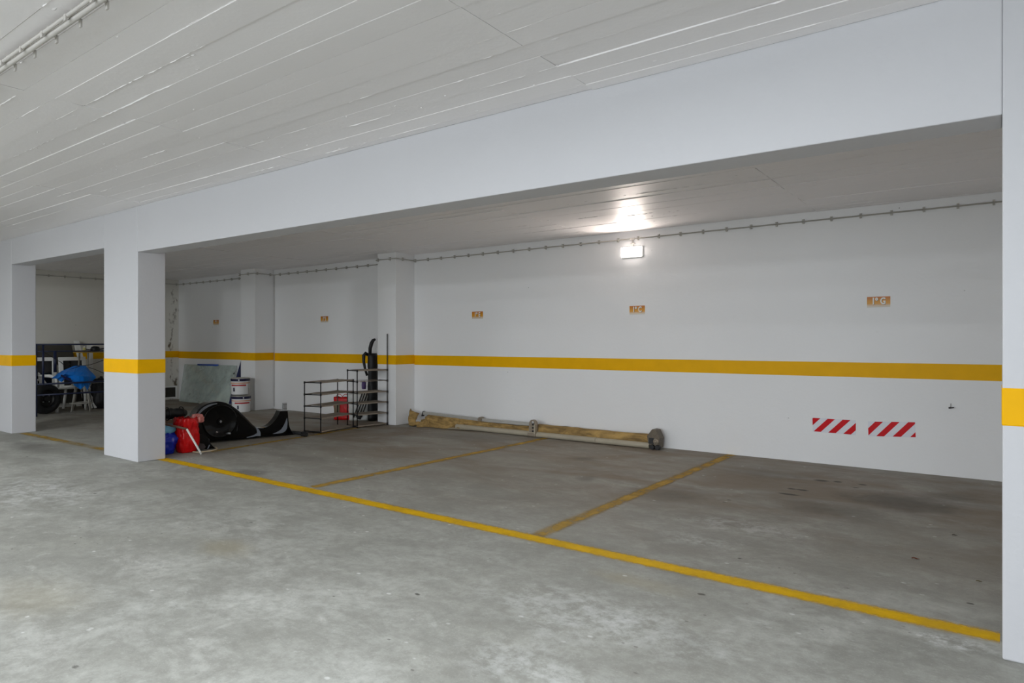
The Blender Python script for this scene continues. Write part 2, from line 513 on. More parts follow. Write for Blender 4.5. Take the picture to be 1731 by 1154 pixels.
def copy_tree(o, parent=None):
    c = o.copy(); C.objects.link(c)
    if parent is not None: c.parent = parent
    for ch in list(o.children): copy_tree(ch, c)
    return c

# ------------------------------------------------------------------ the building
D = 8.279                 # back wall
XE = -16.24               # end wall
XR = 6.0
YN = -6.0
ZA, ZB = 2.985, 2.921     # aisle / bay ceilings
YF, YK, YB = 3.639, 3.961, 3.880   # pillar front, pillar back, beam back

b = BM(); box(b, (XE - .2, YN - .2, -0.2), (XR + .2, D + .2, 0)); floor = struct('floor', b, M['floor'])
b = BM(); box(b, (XE - .2, YN - .2, ZA), (XR + .2, YB, ZA + .2)); ceil_a = struct('ceiling', b, M['ceil'])
b = BM(); box(b, (XE - .2, YB, ZB), (XR + .2, D + .2, ZB + .264)); ceil_b = struct('ceiling_bay', b, M['ceil'])
b = BM(); box(b, (XE - .2, D, 0), (XR + .2, D + .2, ZB)); wall_back = struct('wall_back', b, M['wall'])
b = BM(); box(b, (XE - .2, YN, 0), (XE, D, ZB)); wall_left = struct('wall_left', b, M['endwall'])
b = BM(); box(b, (XR, YN, 0), (XR + .2, D, ZB)); struct('wall_right', b, M['wall'])
b = BM(); box(b, (XE - .2, YN - .2, 0), (ADDED_GATE[0], YN, ZA)); box(b, (ADDED_GATE[1], YN - .2, 0), (XR + .2, YN, ZA)); box(b, (ADDED_GATE[0], YN - .2, ADDED_GATE[2]), (ADDED_GATE[1], YN, ZA))  # unseen gate opening, added to let the fill light in
struct('wall_front', b, M['wall'])
for nm, x0, x1 in (('wall_left', XE - .2, XE), ('wall_right', XR, XR + .2)):
    b = BM(); box(b, (x0, YN, ZB), (x1, YB, ZA)); struct('trim_1' if x0 < 0 else 'trim_2', b, M['wall'])

# board-formed imprints in the concrete ceilings: every board leaves a strip of its own
BW = 0.167
def boards(ceiling, z, y0, y1, x_start, pitch, x_lo, x_hi, depth):
    ys = []
    y = y0
    while y < y1 - 0.02:
        ys.append((y, min(y + BW, y1))); y += BW
    k0 = math.floor((x_lo - x_start) / pitch)
    seams = BM()
    for k in range(k0, math.ceil((x_hi - x_start) / pitch)):
        xa = max(x_start + k * pitch, x_lo); xb = min(x_start + (k + 1) * pitch, x_hi)
        if xb - xa < 0.1: continue
        for (ya, yb) in ys:
            bm = BM()
            dz = random.uniform(0.0045, 0.012)
            tilt = random.uniform(-.002, .002); tilt2 = random.uniform(-.002, .002)
            g = random.choice((0.0008, 0.0012, 0.0028))
            box(bm, (xa + g, ya + g, z - dz), (xb - g, yb - g, z + 0.004))
            for v in bm.verts:
                if v.co.z < z:
                    v.co.z += (tilt if v.co.y > (ya + yb) / 2 else -tilt) + (tilt2 if v.co.x > (xa + xb) / 2 else -tilt2)
            obj('board_imprint', bm, M['ceil'], ceiling)
    # thin fins of cement squeezed through the board joints
    for (ya, yb) in ys[1:]:
        x = x_lo + random.uniform(0, 1.5)
        while x < x_hi:
            L = random.choice((random.uniform(.12, .5), random.uniform(.3, 1.6)))
            if random.random() < 0.58:
                n = max(3, int(L / 0.09))
                pr = []
                hmax = random.uniform(0.002, 0.0075); wmax = random.uniform(0.002, 0.0055)
                n = max(3, int(L / 0.035)); ph = random.uniform(0, 9)
                for i in range(n + 1):
                    px = x + L * i / n
                    if px > x_hi: break
                    e = min(1, i / 1.5, (n - i) / 1.5)
                    pr.append((px, ya + .006 * noise.noise(Vector((px * 3, ph, 0))) + random.uniform(-.0022, .0022), hmax * (0.3 + 0.7 * e) * random.uniform(.15, 1.2), wmax * (0.4 + 0.6 * e)))
                zz = z - 0.0075
                vs = [(seams.verts.new((p, q - ww, zz)), seams.verts.new((p, q, zz - h)), seams.verts.new((p, q + ww, zz))) for p, q, h, ww in pr]
                for A, Bv in zip(vs, vs[1:]):
                    seams.faces.new((A[0], A[1], Bv[1], Bv[0])); seams.faces.new((A[1], A[2], Bv[2], Bv[1]))
            x += L + random.uniform(0.1, 0.9)
    # small splashes and blisters of cement near the joints
    for i in range(int((x_hi - x_lo) * len(ys) * 1.6)):
        px = random.uniform(x_lo, x_hi); q = random.choice(ys)[0] + random.gauss(0, 0.03)
        if not (y0 < q < y1): continue
        r = random.uniform(.004, .014); zz = z - 0.0075
        c0 = seams.verts.new((px, q, zz - random.uniform(.002, .006)))
        rg = [seams.verts.new((px + math.cos(t) * r * random.uniform(1, 3.0), q + math.sin(t) * r * random.uniform(.5, 1.1), zz)) for t in [i * math.pi / 3 for i in range(6)]]
        for i in range(6): seams.faces.new((c0, rg[i], rg[(i + 1) % 6]))
    obj('cement_fins', seams, M['ceil'], ceiling, kind='stuff')
boards(ceil_a, ZA, 1.541 - BW * 5, YF - 0.004, -4.93, 2.885, -13.7, 0.9, 0.008)
boards(ceil_b, ZB, YB + 0.004, D - 0.004, -4.6, 2.885, XE + 0.004, 0.6, 0.008)

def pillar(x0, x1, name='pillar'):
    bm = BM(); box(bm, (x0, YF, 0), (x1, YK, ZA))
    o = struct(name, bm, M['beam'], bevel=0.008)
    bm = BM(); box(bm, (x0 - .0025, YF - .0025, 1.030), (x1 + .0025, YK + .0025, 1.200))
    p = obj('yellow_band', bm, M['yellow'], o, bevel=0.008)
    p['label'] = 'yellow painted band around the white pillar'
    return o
XP, XQ = -8.081, -8.969
pl = pillar(XQ, XP); pl['label'] = 'white square pillar standing free between the bays'
pl = pillar(-13.05, -12.168); pl['label'] = 'white pillar cut off by the left edge of the photo'
pl = pillar(0.008, 0.88); pl['label'] = 'white pillar cut off by the right edge of the photo'

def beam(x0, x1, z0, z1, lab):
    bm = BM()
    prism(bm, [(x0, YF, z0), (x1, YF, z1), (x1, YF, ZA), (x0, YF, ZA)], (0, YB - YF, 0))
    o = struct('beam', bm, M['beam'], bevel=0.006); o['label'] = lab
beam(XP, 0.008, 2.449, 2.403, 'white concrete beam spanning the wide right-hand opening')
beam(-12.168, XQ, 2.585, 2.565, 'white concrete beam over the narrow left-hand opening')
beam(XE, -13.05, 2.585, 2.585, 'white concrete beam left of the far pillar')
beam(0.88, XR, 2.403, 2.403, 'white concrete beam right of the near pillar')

# pilasters on the back wall
BZ0, BZ1 = 1.007, 1.172
def pilaster(x0, x1, lab):
    bm = BM(); box(bm, (x0, 7.834, 0), (x1, D, ZB)); o = struct('pilaster', bm, M['wall'], bevel=0.006); o['label'] = lab
    bm = BM(); box(bm, (x0 - .002, 7.832, BZ0 + .012), (x1 + .002, D, BZ1 + .008)); obj('yellow_band', bm, M['yellow'], o, bevel=0.006)
pilaster(-8.632, -8.189, 'white pilaster beside the black shoe racks')
pilaster(-12.81, -12.293, 'white pilaster behind the stacked paint tubs')
for xa, xb in ((XE, -12.81), (-12.293, -8.632), (-8.189, 0.9)):
    bm = BM(); box(bm, (xa, D - .002, BZ0), (xb, D, BZ1)); obj('yellow_band', bm, M['yellow'], wall_back)
bm = BM(); box(bm, (XE, 3.96, BZ0 + .02), (XE + .002, D, BZ1 + .01)); obj('yellow_band', bm, M['yellow'], wall_left)

# painted bay lines on the floor
def line(p0, p1, wid, m, lab):
    p0 = Vector((*p0, 0)); p1 = Vector((*p1, 0))
    t = (p1 - p0); L = t.length; t.normalize(); s = Vector((-t.y, t.x, 0))
    n = max(4, int(L / 0.5))
    vs, fs, uvs = [], [], []
    for i in range(n + 1):
        p = p0 + t * (L * i / n)
        vs += [p - s * wid / 2 + Vector((0, 0, .0012)), p + s * wid / 2 + Vector((0, 0, .0012))]
        uvs += [(L * i / n, 0), (L * i / n, 1)]
    fs = [(2*i, 2*i+2, 2*i+3, 2*i+1) for i in range(n)]
    me = bpy.data.meshes.new('parking_line'); me.from_pydata([tuple(v) for v in vs], [], fs)
    ul = me.uv_layers.new(name='UVMap')
    for lp in me.loops: ul.data[lp.index].uv = uvs[lp.vertex_index]
    me.materials.append(m)
    o = bpy.data.objects.new('parking_line', me); C.objects.link(o); o.parent = floor
    o['label'] = lab
    return o
line((-8.10, 3.930), (0.0, 3.900), 0.205, M['line'], 'long yellow line across the mouth of the bays')
line((-5.344, 4.02), (-5.33, 8.12), 0.19, M['line_worn'], 'worn yellow line between the two middle bays')
line((-2.70, 3.98), (-2.69, 8.27), 0.19, M['line_worn'], 'yellow line between the middle and right bays')
line((-12.1, 3.77), (-8.97, 3.83), 0.20, M['line_faint'], 'faint yellow line across the left opening')
line((-8.12, 4.55), (-8.45, 7.3), 0.17, M['line_faint'], 'faint yellow line beside the exercise machine')

# ------------------------------------------------------------------ conduits with their clips
def conduit_run(root, pts, r, mat, pitch, face, first=0.12, clip=(0.022, 0.035, 0.055)):
    bm = BM(); tube(bm, pts, r, 8); obj('tube', bm, mat, root, smooth=True)
    proto = None
    acc = first
    for (p, q), fc in zip(zip(pts, pts[1:]), face):
        p, q = Vector(p), Vector(q); L = (q - p).length; t = (q - p).normalized()
        while acc < L:
            c = p + t * acc
            bm = BM()
            out = Vector(fc)                      # away from the wall
            side = t.cross(out).normalized()
            obox(bm, c - out * 0.004, t, side, out, clip[0], clip[2], 0.012)
            obox(bm, c + side * clip[2] * 0.32 + out * 0.008, t, side, out, clip[0], 0.008, clip[1])
            obox(bm, c - side * clip[2] * 0.32 + out * 0.008, t, side, out, clip[0], 0.008, clip[1])
            obj('clip', bm, mat, root)
            acc += pitch
        acc -= L
CZ = 2.806
g_ = 0.018
root = thing('cable_conduit', 'thin grey cable conduit clipped along the top of the back wall and around its pilasters', 'conduit', (-4.0, D - g_, CZ))
Yp = 7.834 - g_
conduit_run(root, [(3.8, D-g_, CZ), (-8.189+g_, D-g_, CZ), (-8.189+g_, Yp, CZ), (-8.632-g_, Yp, CZ), (-8.632-g_, D-g_, CZ),
                   (-12.293+g_, D-g_, CZ), (-12.293+g_, Yp, CZ), (-12.81-g_, Yp, CZ), (-12.81-g_, D-g_, CZ), (XE+g_, D-g_, CZ), (XE+g_, 2.5, CZ)],
            0.0085, M['pvc_dark'], 0.30, [(0,-1,0), (1,0,0), (0,-1,0), (-1,0,0), (0,-1,0), (1,0,0), (0,-1,0), (-1,0,0), (0,-1,0), (1,0,0)], 0.25)
LX = -4.035
bm = BM(); tube(bm, [(LX, D - g_, CZ), (LX, D - g_, 2.70)], 0.010, 8); obj('drop_tube', bm, M['pvc'], root, smooth=True)
bm = BM(); box(bm, (LX - .03, D - .03, CZ - .012), (LX + .03, D - .006, CZ + .012)); obj('tee_joint', bm, M['pvc'], root)
bm = BM(); box(bm, (LX - .028, D - .026, 2.735), (LX + .028, D - .006, 2.747)); obj('clip', bm, M['pvc'], root)

root = thing('ceiling_conduit', 'white cable conduit held off the ceiling by pronged clips at top left', 'conduit', (-5, 1.30, ZA - .06))
CYL = 1.305; CZ2 = ZA - 0.055
bm = BM(); tube(bm, [(-9.2, CYL, CZ2), (-1.9, CYL, CZ2)], 0.013, 10); obj('tube', bm, M['pvc'], root, smooth=True)
bm = BM(); tube(bm, [(-9.2, CYL - .026, CZ2 + .008), (-1.9, CYL - .026, CZ2 + .008)], 0.009, 8); obj('cable', bm, M['pvc'], root, smooth=True)
x = -9.0
while x < -1.95:
    bm = BM()
    box(bm, (x - .011, CYL - .030, CZ2 + .006), (x + .011, CYL + .030, CZ2 + .016))
    box(bm, (x - .011, CYL - .036, CZ2 - .018), (x + .011, CYL - .028, CZ2 + .014))
    box(bm, (x - .011, CYL + .028, CZ2 - .024), (x + .011, CYL + .036, CZ2 + .014))
    box(bm, (x - .008, CYL - .008, CZ2 + .010), (x + .008, CYL + .008, ZA + .001))
    obj('clip', bm, M['pvc'], root)
    x += 0.287

tag(obj('corner_cable', (lambda bm: (tube(bm, [(-12.275, D - .012, 2.79), (-12.27, D - .012, 2.0), (-12.275, D - .012, 0.05)], 0.006, 6), bm)[1])(BM()), M['pvc'], smooth=True),
    'thin white cable running down the inner corner of the far pilaster', 'cable')

# ------------------------------------------------------------------ lamps
def wall_lamp(LX, lab):
    r = thing('bulkhead_lamp', lab, 'lamp', (LX, D, 2.55))
    bm = BM(); box(bm, (LX - .158, D - .035, 2.548), (LX + .158, D - .0005, 2.700)); obj('housing', bm, M['lampbox'], r, bevel=.01)
    bm = BM(); box(bm, (LX - .150, D - .080, 2.556), (LX + .150, D - .034, 2.692)); obj('diffuser_rim', bm, M['lamp_rim'], r, bevel=.012, seg=3)
    bm = BM(); box(bm, (LX - .138, D - .0815, 2.568), (LX + .138, D - .078, 2.680)); obj('diffuser', bm, M['lamp_on'], r)
    return r
wall_lamp(LX, 'lit rectangular white bulkhead lamp high on the back wall')  # the next one is unseen, added to brighten the bays
wall_lamp(3.8, 'bulkhead lamp added as fill for the bays, hidden behind the right pillar')
for i, (lx, ly) in enumerate(AISLE_LAMPS):  # second and third are added to brighten the aisle
    lab = ['above the camera', 'added unseen as fill over the middle of the aisle', 'added unseen as fill over the far left of the aisle'][i]
    r = thing('unseen_ceiling_luminaire', 'white rectangular ceiling luminaire ' + lab, 'lamp', (lx, ly, ZA), 'aisle ceiling luminaires')
    bm = BM(); box(bm, (lx - .35, ly - .10, 2.90), (lx + .35, ly + .10, ZA - .001)); obj('housing', bm, M['lampbox'], r, bevel=.01)
    bm = BM(); box(bm, (lx - .33, ly - .085, 2.875), (lx + .33, ly + .085, 2.905)); obj('diffuser', bm, M['aisle_on'], r, bevel=.01)

for i, lx in enumerate(ADDED_FRONT_LAMPS):
    r = thing('added_wall_luminaire', 'white rectangular wall luminaire added unseen as fill on the wall opposite the bays', 'lamp', (lx, YN, 2.6))
    bm = BM(); box(bm, (lx - .44, YN + .0005, 2.46), (lx + .44, YN + .05, 2.74)); obj('housing', bm, M['lampbox'], r, bevel=.01)
    bm = BM(); box(bm, (lx - .42, YN + .049, 2.48), (lx + .42, YN + .11, 2.72)); obj('diffuser', bm, M['aisle_on'], r, bevel=.01)

# ------------------------------------------------------------------ bay number signs
def text_bm(s, size, extr):
    cu = bpy.data.curves.new('t', 'FONT'); cu.body = s; cu.size = size; cu.extrude = extr; cu.offset = size * 0.034
    cu.align_x = 'CENTER'; cu.align_y = 'CENTER'; cu.resolution_u = 3
    o = bpy.data.objects.new('t', cu); C.objects.link(o)
    dg = bpy.context.evaluated_depsgraph_get()
    me = bpy.data.meshes.new_from_object(o.evaluated_get(dg))
    bm = BM(); bm.from_mesh(me)
    bpy.data.objects.remove(o); bpy.data.curves.remove(cu); bpy.data.meshes.remove(me)
    return bm
for x, zc, s, lab in ((-1.077, 1.842, '1º G', 'orange bay sign reading 1º G, rightmost on the back wall'),
                      (-3.974, 1.835, '1º C', 'orange bay sign reading 1º C below the lit bulkhead lamp'),
                      (-6.776, 1.833, '1º E', 'orange bay sign reading 1º E, next to the middle pilaster'),
                      (-10.635, 1.845, '1º J', 'small orange bay sign between the two pilasters'),
                      (-14.545, 1.850, '1º I', 'smallest orange bay sign, above the leaning glass sheet')):
    r = thing('bay_sign', lab, 'sign', (x, D, zc), 'orange bay number signs on the back wall')
    bm = BM(); box(bm, (x - .113, D - .003, zc - .060), (x + .113, D, zc + .058)); obj('plate', bm, M['sign'], r)
    for nm, m, dx, dz, dy in (('letter_shadow', M['letter_shadow'], .004, -.004, .0036), ('lettering', M['letter'], 0, 0, .0048)):
        bm = text_bm(s, 0.100, 0.0004)
        bmesh.ops.transform(bm, matrix=Matrix.Translation((x + dx, D - dy, zc + .006 + dz)) @ Matrix.Rotation(R(90), 4, 'X') @ Matrix.Diagonal((0.74, 1.0, 1, 1)), verts=bm.verts[:])
        obj(nm, bm, m, r)

# ------------------------------------------------------------------ red and white hazard stickers
def clip_poly(poly, lo, hi):
    def half(pl, f):
        out = []
        for i in range(len(pl)):
            a, c = pl[i], pl[(i + 1) % len(pl)]
            fa, fc = f(a), f(c)
            if fa >= 0: out.append(a)
            if (fa >= 0) != (fc >= 0):
                t = fa / (fa - fc); out.append((a[0] + (c[0] - a[0]) * t, a[1] + (c[1] - a[1]) * t))
        return out
    return half(half(poly, lambda p: p[0] - lo), lambda p: hi - p[0])
def hazard(cor, bs_, lab):
    tl, tr, br, bl = [aY(u, v, D - .0022) for u, v in cor]
    r = thing('hazard_sticker', lab, 'sticker', ((tl.x + tr.x) / 2, D, (tl.z + bl.z) / 2), 'red and white hazard stickers')
    def P(s, t):      # t: 0 bottom, 1 top
        return (tl * (1 - s) + tr * s) * t + (bl * (1 - s) + br * s) * (1 - t)
    bm = BM(); prism(bm, [P(0, 0), P(1, 0), P(1, 1), P(0, 1)], (0, .0022, 0)); obj('backing', bm, M['haz_white'], r)
    for b0, wd in bs_:
        pl = clip_poly([(b0, .02), (b0 + wd, .02), (b0 + wd + .34, .98), (b0 + .34, .98)], 0.0, 1.0)
        if len(pl) < 3: continue
        bm = BM(); prism(bm, [P(s, t) + Vector((0, -.0008, 0)) for s, t in pl], (0, .0008, 0)); obj('red_stripe', bm, M['haz_red'], r)
hazard([(1373.3, 705.4), (1446.7, 710), (1446.7, 735.4), (1374, 729)], [(-.34 + .02, .17), (.02, .17), (.365, .175), (.715, .175)],
       'red and white striped hazard sticker low on the wall, left of the pair')
hazard([(1467, 711.8), (1546.8, 713), (1548, 739.3), (1468, 737)], [(-.18, .17), (.17, .17), (.52, .175), (.885, .17)],
       'red and white striped hazard sticker low on the wall, right of the pair')

# small black stub sticking out of the wall, right of the stickers
p = aY(1607, 689, D - .02)
bm = BM(); tube(bm, [p + Vector((-.012, .02, -.004)), p + Vector((0, -.01, 0)), p + Vector((.03, -.02, .006))], [.010, .007, .004], 6)
tube(bm, [p + Vector((0, 0, 0)), p + Vector((.002, -.005, .045))], .0025, 5)
tag(obj('wall_hook', bm, M['black_matt']), 'tiny black hook stub on the white wall right of the hazard stickers', 'hook')

# ------------------------------------------------------------------ dismantled awning along the wall
def awning():
    r = thing('dismantled_awning', 'dismantled awning with tan canvas roll and white bar lying along the wall', 'awning', (-5.5, 8.1, 0))
    # front profile bar in two lengths with a joint
    for xa, xb in ((-7.05, -4.50), (-4.495, -3.70)):
        bm = BM(); tube(bm, [(xa, 8.085, .042), (xb, 8.085, .042)], .040, 12); o = obj('front_bar', bm, M['awning_bar'], r); smooth_by_angle(o)
    # canvas roll, lumpy
    def roll(xa, xb, r0, zc, name, amp):
        bm = BM(); n = 40; k = 18; rings = []
        for i in range(n + 1):
            x = xa + (xb - xa) * i / n
            ring = []
            for j in range(k):
                t = 2 * math.pi * j / k
                rr = r0 * (1 + amp * noise.noise(Vector((x * 2.2, math.cos(t) * 1.4, math.sin(t) * 1.4))) + amp * .5 * noise.noise(Vector((x * 9, math.cos(t) * 3, math.sin(t) * 3))))
                ring.append(bm.verts.new((x, 8.175 + math.cos(t) * min(rr, .098), zc + math.sin(t) * rr * 1.0)))
            rings.append(ring)
        for a, c in zip(rings, rings[1:]):
            for j in range(k): bm.faces.new((a[j], a[(j+1) % k], c[(j+1) % k], c[j]))
        bm.faces.new(rings[0]); bm.faces.new(rings[-1][::-1])
        return obj(name, bm, M['canvas'], r, smooth=True)
    roll(-5.52, -3.70, .082, .098, 'canvas_roll', .12)
    roll(-7.2, -5.60, .062, .072, 'canvas_roll', .30)
    # folded arm on top at the left
    bm = BM(); a0 = Vector((-7.88, 8.19, .195)); a1 = Vector((-6.62, 8.19, .165)); a2 = Vector((-5.62, 8.17, .172))
    t = (a1 - a0).normalized(); obox(bm, (a0 + a1) / 2, t, Vector((0, 1, 0)), t.cross(Vector((0, 1, 0))), (a1 - a0).length, .05, .055)
    obj('folding_arm', bm, M['awning_arm'], r, bevel=.008)
    bm = BM(); t = (a2 - a1).normalized(); obox(bm, (a1 + a2) / 2, t, Vector((0, 1, 0)), t.cross(Vector((0, 1, 0))), (a2 - a1).length, .05, .050)
    obj('folding_arm', bm, M['awning_arm'], r, bevel=.008)
    bm = BM(); lathe(bm, a1 + Vector((-.01, -.045, .01)), [(.036, 0), (.040, .01), (.040, .08), (.036, .09)], 14, Vector((0, 1, 0))); obj('elbow_joint', bm, M['bracket'], r)
    bm = BM(); obox(bm, a0 + Vector((-.01, 0, -.01)), Vector((.35, 0, .94)).normalized(), Vector((0, 1, 0)), Vector((.94, 0, -.35)).normalized(), .09, .055, .014); obj('arm_end_cap', bm, M['black_matt'], r)
    # middle bracket: rounded top plate with slots and a lip
    bm = BM(); cx, y0 = -5.545, 8.06
    pts = [(cx - .075, 0.0), (cx + .068, 0.0), (cx + .068, .19)] + [(cx - .004 + .066 * math.cos(t), .195 + .062 * math.sin(t)) for t in [i * math.pi / 8 for i in range(0, 9)]] + [(cx - .075, .12)]
    prism(bm, [(px, y0, pz) for px, pz in pts], (0, .045, 0)); br_ = obj('bracket', bm, M['bracket'], r, bevel=.005)
    bm = BM(); box(bm, (cx + .045, y0 - .045, .055), (cx + .066, y0 + .0, .195)); obj('bracket_lip', bm, M['awning_bar'], r, bevel=.004)
    for z in (.075, .125, .172):
        bm = BM(); box(bm, (cx - .01, y0 - .006, z), (cx + .036, y0 + .002, z + .026)); obj('slot', bm, M['black_matt'], br_)
    bm = BM(); lathe(bm, (cx, y0 + .004, .215), [(.022, 0), (.018, .014), (.008, .016)], 12, Vector((0, -1, 0))); obj('bolt', bm, M['silver'], br_)
    bm = BM(); box(bm, (cx - .085, y0 - .03, .012), (cx + .055, y0 + .02, .060)); obj('bracket_foot', bm, M['bracket'], r, bevel=.01)
    # end bracket: angular gear box
    cx = -3.640
    bm = BM()
    pts = [(cx - .075, .060), (cx + .075, .020), (cx + .085, .150), (cx + .035, .255), (cx - .02, .262), (cx - .090, .170)]
    prism(bm, [(px, 8.06, pz) for px, pz in pts], (0, .15, 0)); eb_ = obj('end_bracket', bm, M['bracket_dark'], r, bevel=.004)
    bm = BM(); prism(bm, [(px, 8.056, pz) for px, pz in [(cx - .062, .072), (cx + .005, .072), (cx + .005, .15), (cx - .062, .15)]], (0, .01, 0)); obj('bracket_recess', bm, M['black_matt'], eb_)
    bm = BM(); lathe(bm, (cx + .04, 8.062, .110), [(.040, 0), (.036, .02), (.022, .026), (.012, .036)], 16, Vector((0, -1, 0))); obj('gear_wheel', bm, M['bracket'], eb_)
    for dx in (-.01, .062):
        bm = BM(); lathe(bm, (cx + dx, 8.03, .034), [(.030, 0), (.034, .01), (.034, .05), (.030, .06)], 14, Vector((0, 1, 0))); obj('bar_end_cap', bm, M['black_matt'], r)
    # loose canvas folds slumped off the left half
    bm = BM(); n, k = 60, 14; rows = []
    for i in range(n + 1):
        s_ = i / n; x = -7.72 + 1.75 * s_
        ztop = .172 - .045 * s_; yb = 8.14
        taper = max(0.0, 1 - s_ / .48)
        reach = .05 + .26 * taper ** .7 * (.75 + .25 * math.sin(s_ * 31)) + .02 * math.sin(s_ * 47)
        row = []
        for j in range(k + 1):
            t = j / k
            f = noise.noise(Vector((x * 4.0 + t * 3, t * 3.0, 1.3)))
            f2 = noise.noise(Vector((x * 13.0 - t * 5, t * 6.0, 4.3)))
            ridge = (1 - abs(f2) * 2) ** 2 * .038 + abs(f) * .055
            e = min(1, 4 * t * (1 - t) + .15)
            z = ztop * (1 - t) ** 1.1 + .006 + ridge * e * (.5 + .5 * taper)
            y = yb - reach * t + .03 * f * e
            row.append(bm.verts.new((x + .04 * f2 * e - .04 * t * taper, min(y, 8.16), max(z, .004))))
        rows.append(row)
    for a, c in zip(rows, rows[1:]):
        for j in range(k): bm.faces.new((a[j], c[j], c[j+1], a[j+1]))
    o = obj('loose_canvas', bm, M['canvas'], r); so = o.modifiers.new('solid', 'SOLIDIFY'); so.thickness = .006; so.offset = 1
    bm = BM(); prism(bm, [(-7.15, 7.985, .010), (-6.95, 8.0, .012), (-6.72, 8.02, .014), (-6.80, 8.05, .02), (-7.10, 8.05, .02)], (0, 0, .004)); obj('torn_strip', bm, M['awning_bar'], r)
    return r
awning()

def canvas_scrap():
    r = thing('canvas_scrap', 'curled scrap of tan canvas standing at the left end of the awning', 'fabric scrap', (-7.98, 8.05, 0))
    bm = BM(); n, k = 14, 10; rows = []
    A = Vector((-8.045, 8.12, .235)); B = Vector((-7.90, 7.93, .012))
    for i in range(n + 1):
        s = i / n
        row = []
        for j in range(k + 1):
            t = j / k
            wd = .20 - .05 * s
            c = A.lerp(B, s)
            curl = .05 * math.sin(t * math.pi) + .02 * noise.noise(Vector((s * 4, t * 4, 0)))
            row.append(bm.verts.new((c.x + (t - .35) * wd, c.y - curl - .04 * math.sin(s * math.pi), max(.008, c.z - (t - .4) * .07 * (1 - s) + .02 * math.sin(s * 6 + t * 3) * s))))
        rows.append(row)
    for a, c in zip(rows, rows[1:]):
        for j in range(k): bm.faces.new((a[j], c[j], c[j+1], a[j+1]))
    o = obj('curled_sheet', bm, M['canvas'], r, smooth=True); so = o.modifiers.new('solid', 'SOLIDIFY'); so.thickness = .006
    for (cx, cy, rx, h, sd) in ((-8.06, 8.10, .07, .06, 3), (-7.80, 7.97, .05, .075, 5), (-7.87, 7.92, .06, .05, 9)):
        bm = BM(); rows = []
        for i in range(6):
            t = i / 5; rr = rx * math.sin(.35 + t * 2.6) + .012
            rows.append([bm.verts.new((cx + rr * math.cos(q) * (1 + .5 * noise.noise(Vector((q, t * 3, sd)))), cy + rr * .8 * math.sin(q), .004 + h * t + .01 * noise.noise(Vector((q * 2, t, sd))) * t)) for q in [j * math.pi / 5 for j in range(10)]])
        for a, c in zip(rows, rows[1:]):
            for j in range(10): bm.faces.new((a[j], a[(j+1) % 10], c[(j+1) % 10], c[j]))
        bm.faces.new(rows[0][::-1]); bm.faces.new(rows[-1])
        obj('crumpled_fold', bm, M['canvas'], r)
canvas_scrap()

# ------------------------------------------------------------------ shoe racks
def shoe_rack(lab, p00, ex, ey, wx, ly, levels, post_tops, skip=()):
    """p00: front-right foot; ex: unit towards the left post, ey: unit along the length; levels: shelf heights"""
    p00 = Vector(p00); r = thing('shoe_rack', lab, 'shoe rack', p00, 'black shoe racks')
    corners = [p00, p00 + ex * wx, p00 + ey * ly, p00 + ex * wx + ey * ly]
    for c, top in zip(corners, post_tops):
        bm = BM(); tube(bm, [c, c + Vector((0, 0, top))], .0085, 8); obj('post', bm, M['black_metal'], r, smooth=True)
    for z in levels:
        for a, c in ((0, 1), (2, 3)):
            bm = BM(); A, B = corners[a] + Vector((0, 0, z)), corners[c] + Vector((0, 0, z)); tube(bm, [A, B], .0085, 8)
            for q in (A, B): tube(bm, [q - Vector((0, 0, .016)), q + Vector((0, 0, .016))], .0135, 8)
            obj('cross_tube', bm, M['black_metal'], r, smooth=True)
        # sagging cloth shelf between two long rods
        for c in (0, 1):
            bm = BM(); tube(bm, [corners[c] + Vector((0, 0, z + .004)), corners[c + 2] + Vector((0, 0, z + .004))], .005, 6); obj('side_rod', bm, M['shelf_cloth'], r, smooth=True)
        if z in skip: continue
        bm = BM(); rows = []
        for i in range(13):
            s = .02 + .96 * i / 12; row = []
            for j in range(7):
                t = j / 6
                sag = .012 * math.sin(math.pi * t) * math.sin(math.pi * s) + .004 * noise.noise(Vector((s * 5, t * 4, z * 9)))
                row.append(bm.verts.new(p00 + ex * (wx * t) + ey * (ly * s) + Vector((0, 0, z + .012 - sag))))
            rows.append(row)
        for a, c in zip(rows, rows[1:]):
            for j in range(6): bm.faces.new((a[j], c[j], c[j+1], a[j+1]))
        # hem hanging over the rods
        for j in (0, 6):
            for a, c in zip(rows, rows[1:]):
                q0 = bm.verts.new(a[j].co - Vector((0, 0, .020))); q1 = bm.verts.new(c[j].co - Vector((0, 0, .020)))
                bm.faces.new((a[j], c[j], q1, q0))
        obj('cloth_shelf', bm, M['shelf_cloth'], r)
    return r
Z = Vector((0, 0, 1))
eyA = (Vector((-8.575, 7.25, 0)) - Vector((-8.40, 6.47, 0))); lA = eyA.length; eyA.normalize(); exA = Vector((-eyA.y, eyA.x, 0))
shoe_rack('lower black shoe rack with five cloth shelves, the left one', (-8.375, 6.45, 0), exA, eyA, .315, lA, (.022, .225, .408, .590, .775), (.785, .785, .785, .785))
eyB = (Vector((-8.355, 7.80, 0)) - Vector((-8.445, 7.225, 0))); lB = eyB.length; eyB.normalize(); exB = Vector((-eyB.y, eyB.x, 0))
shoe_rack('taller black shoe rack with six shelves and one long post against the pilaster', (-8.445, 7.225, 0), exB, eyB, .30, lB,
          (.022, .205, .385, .565, .750, .930), (.94, .94, 1.54, .94), skip=(.750,))

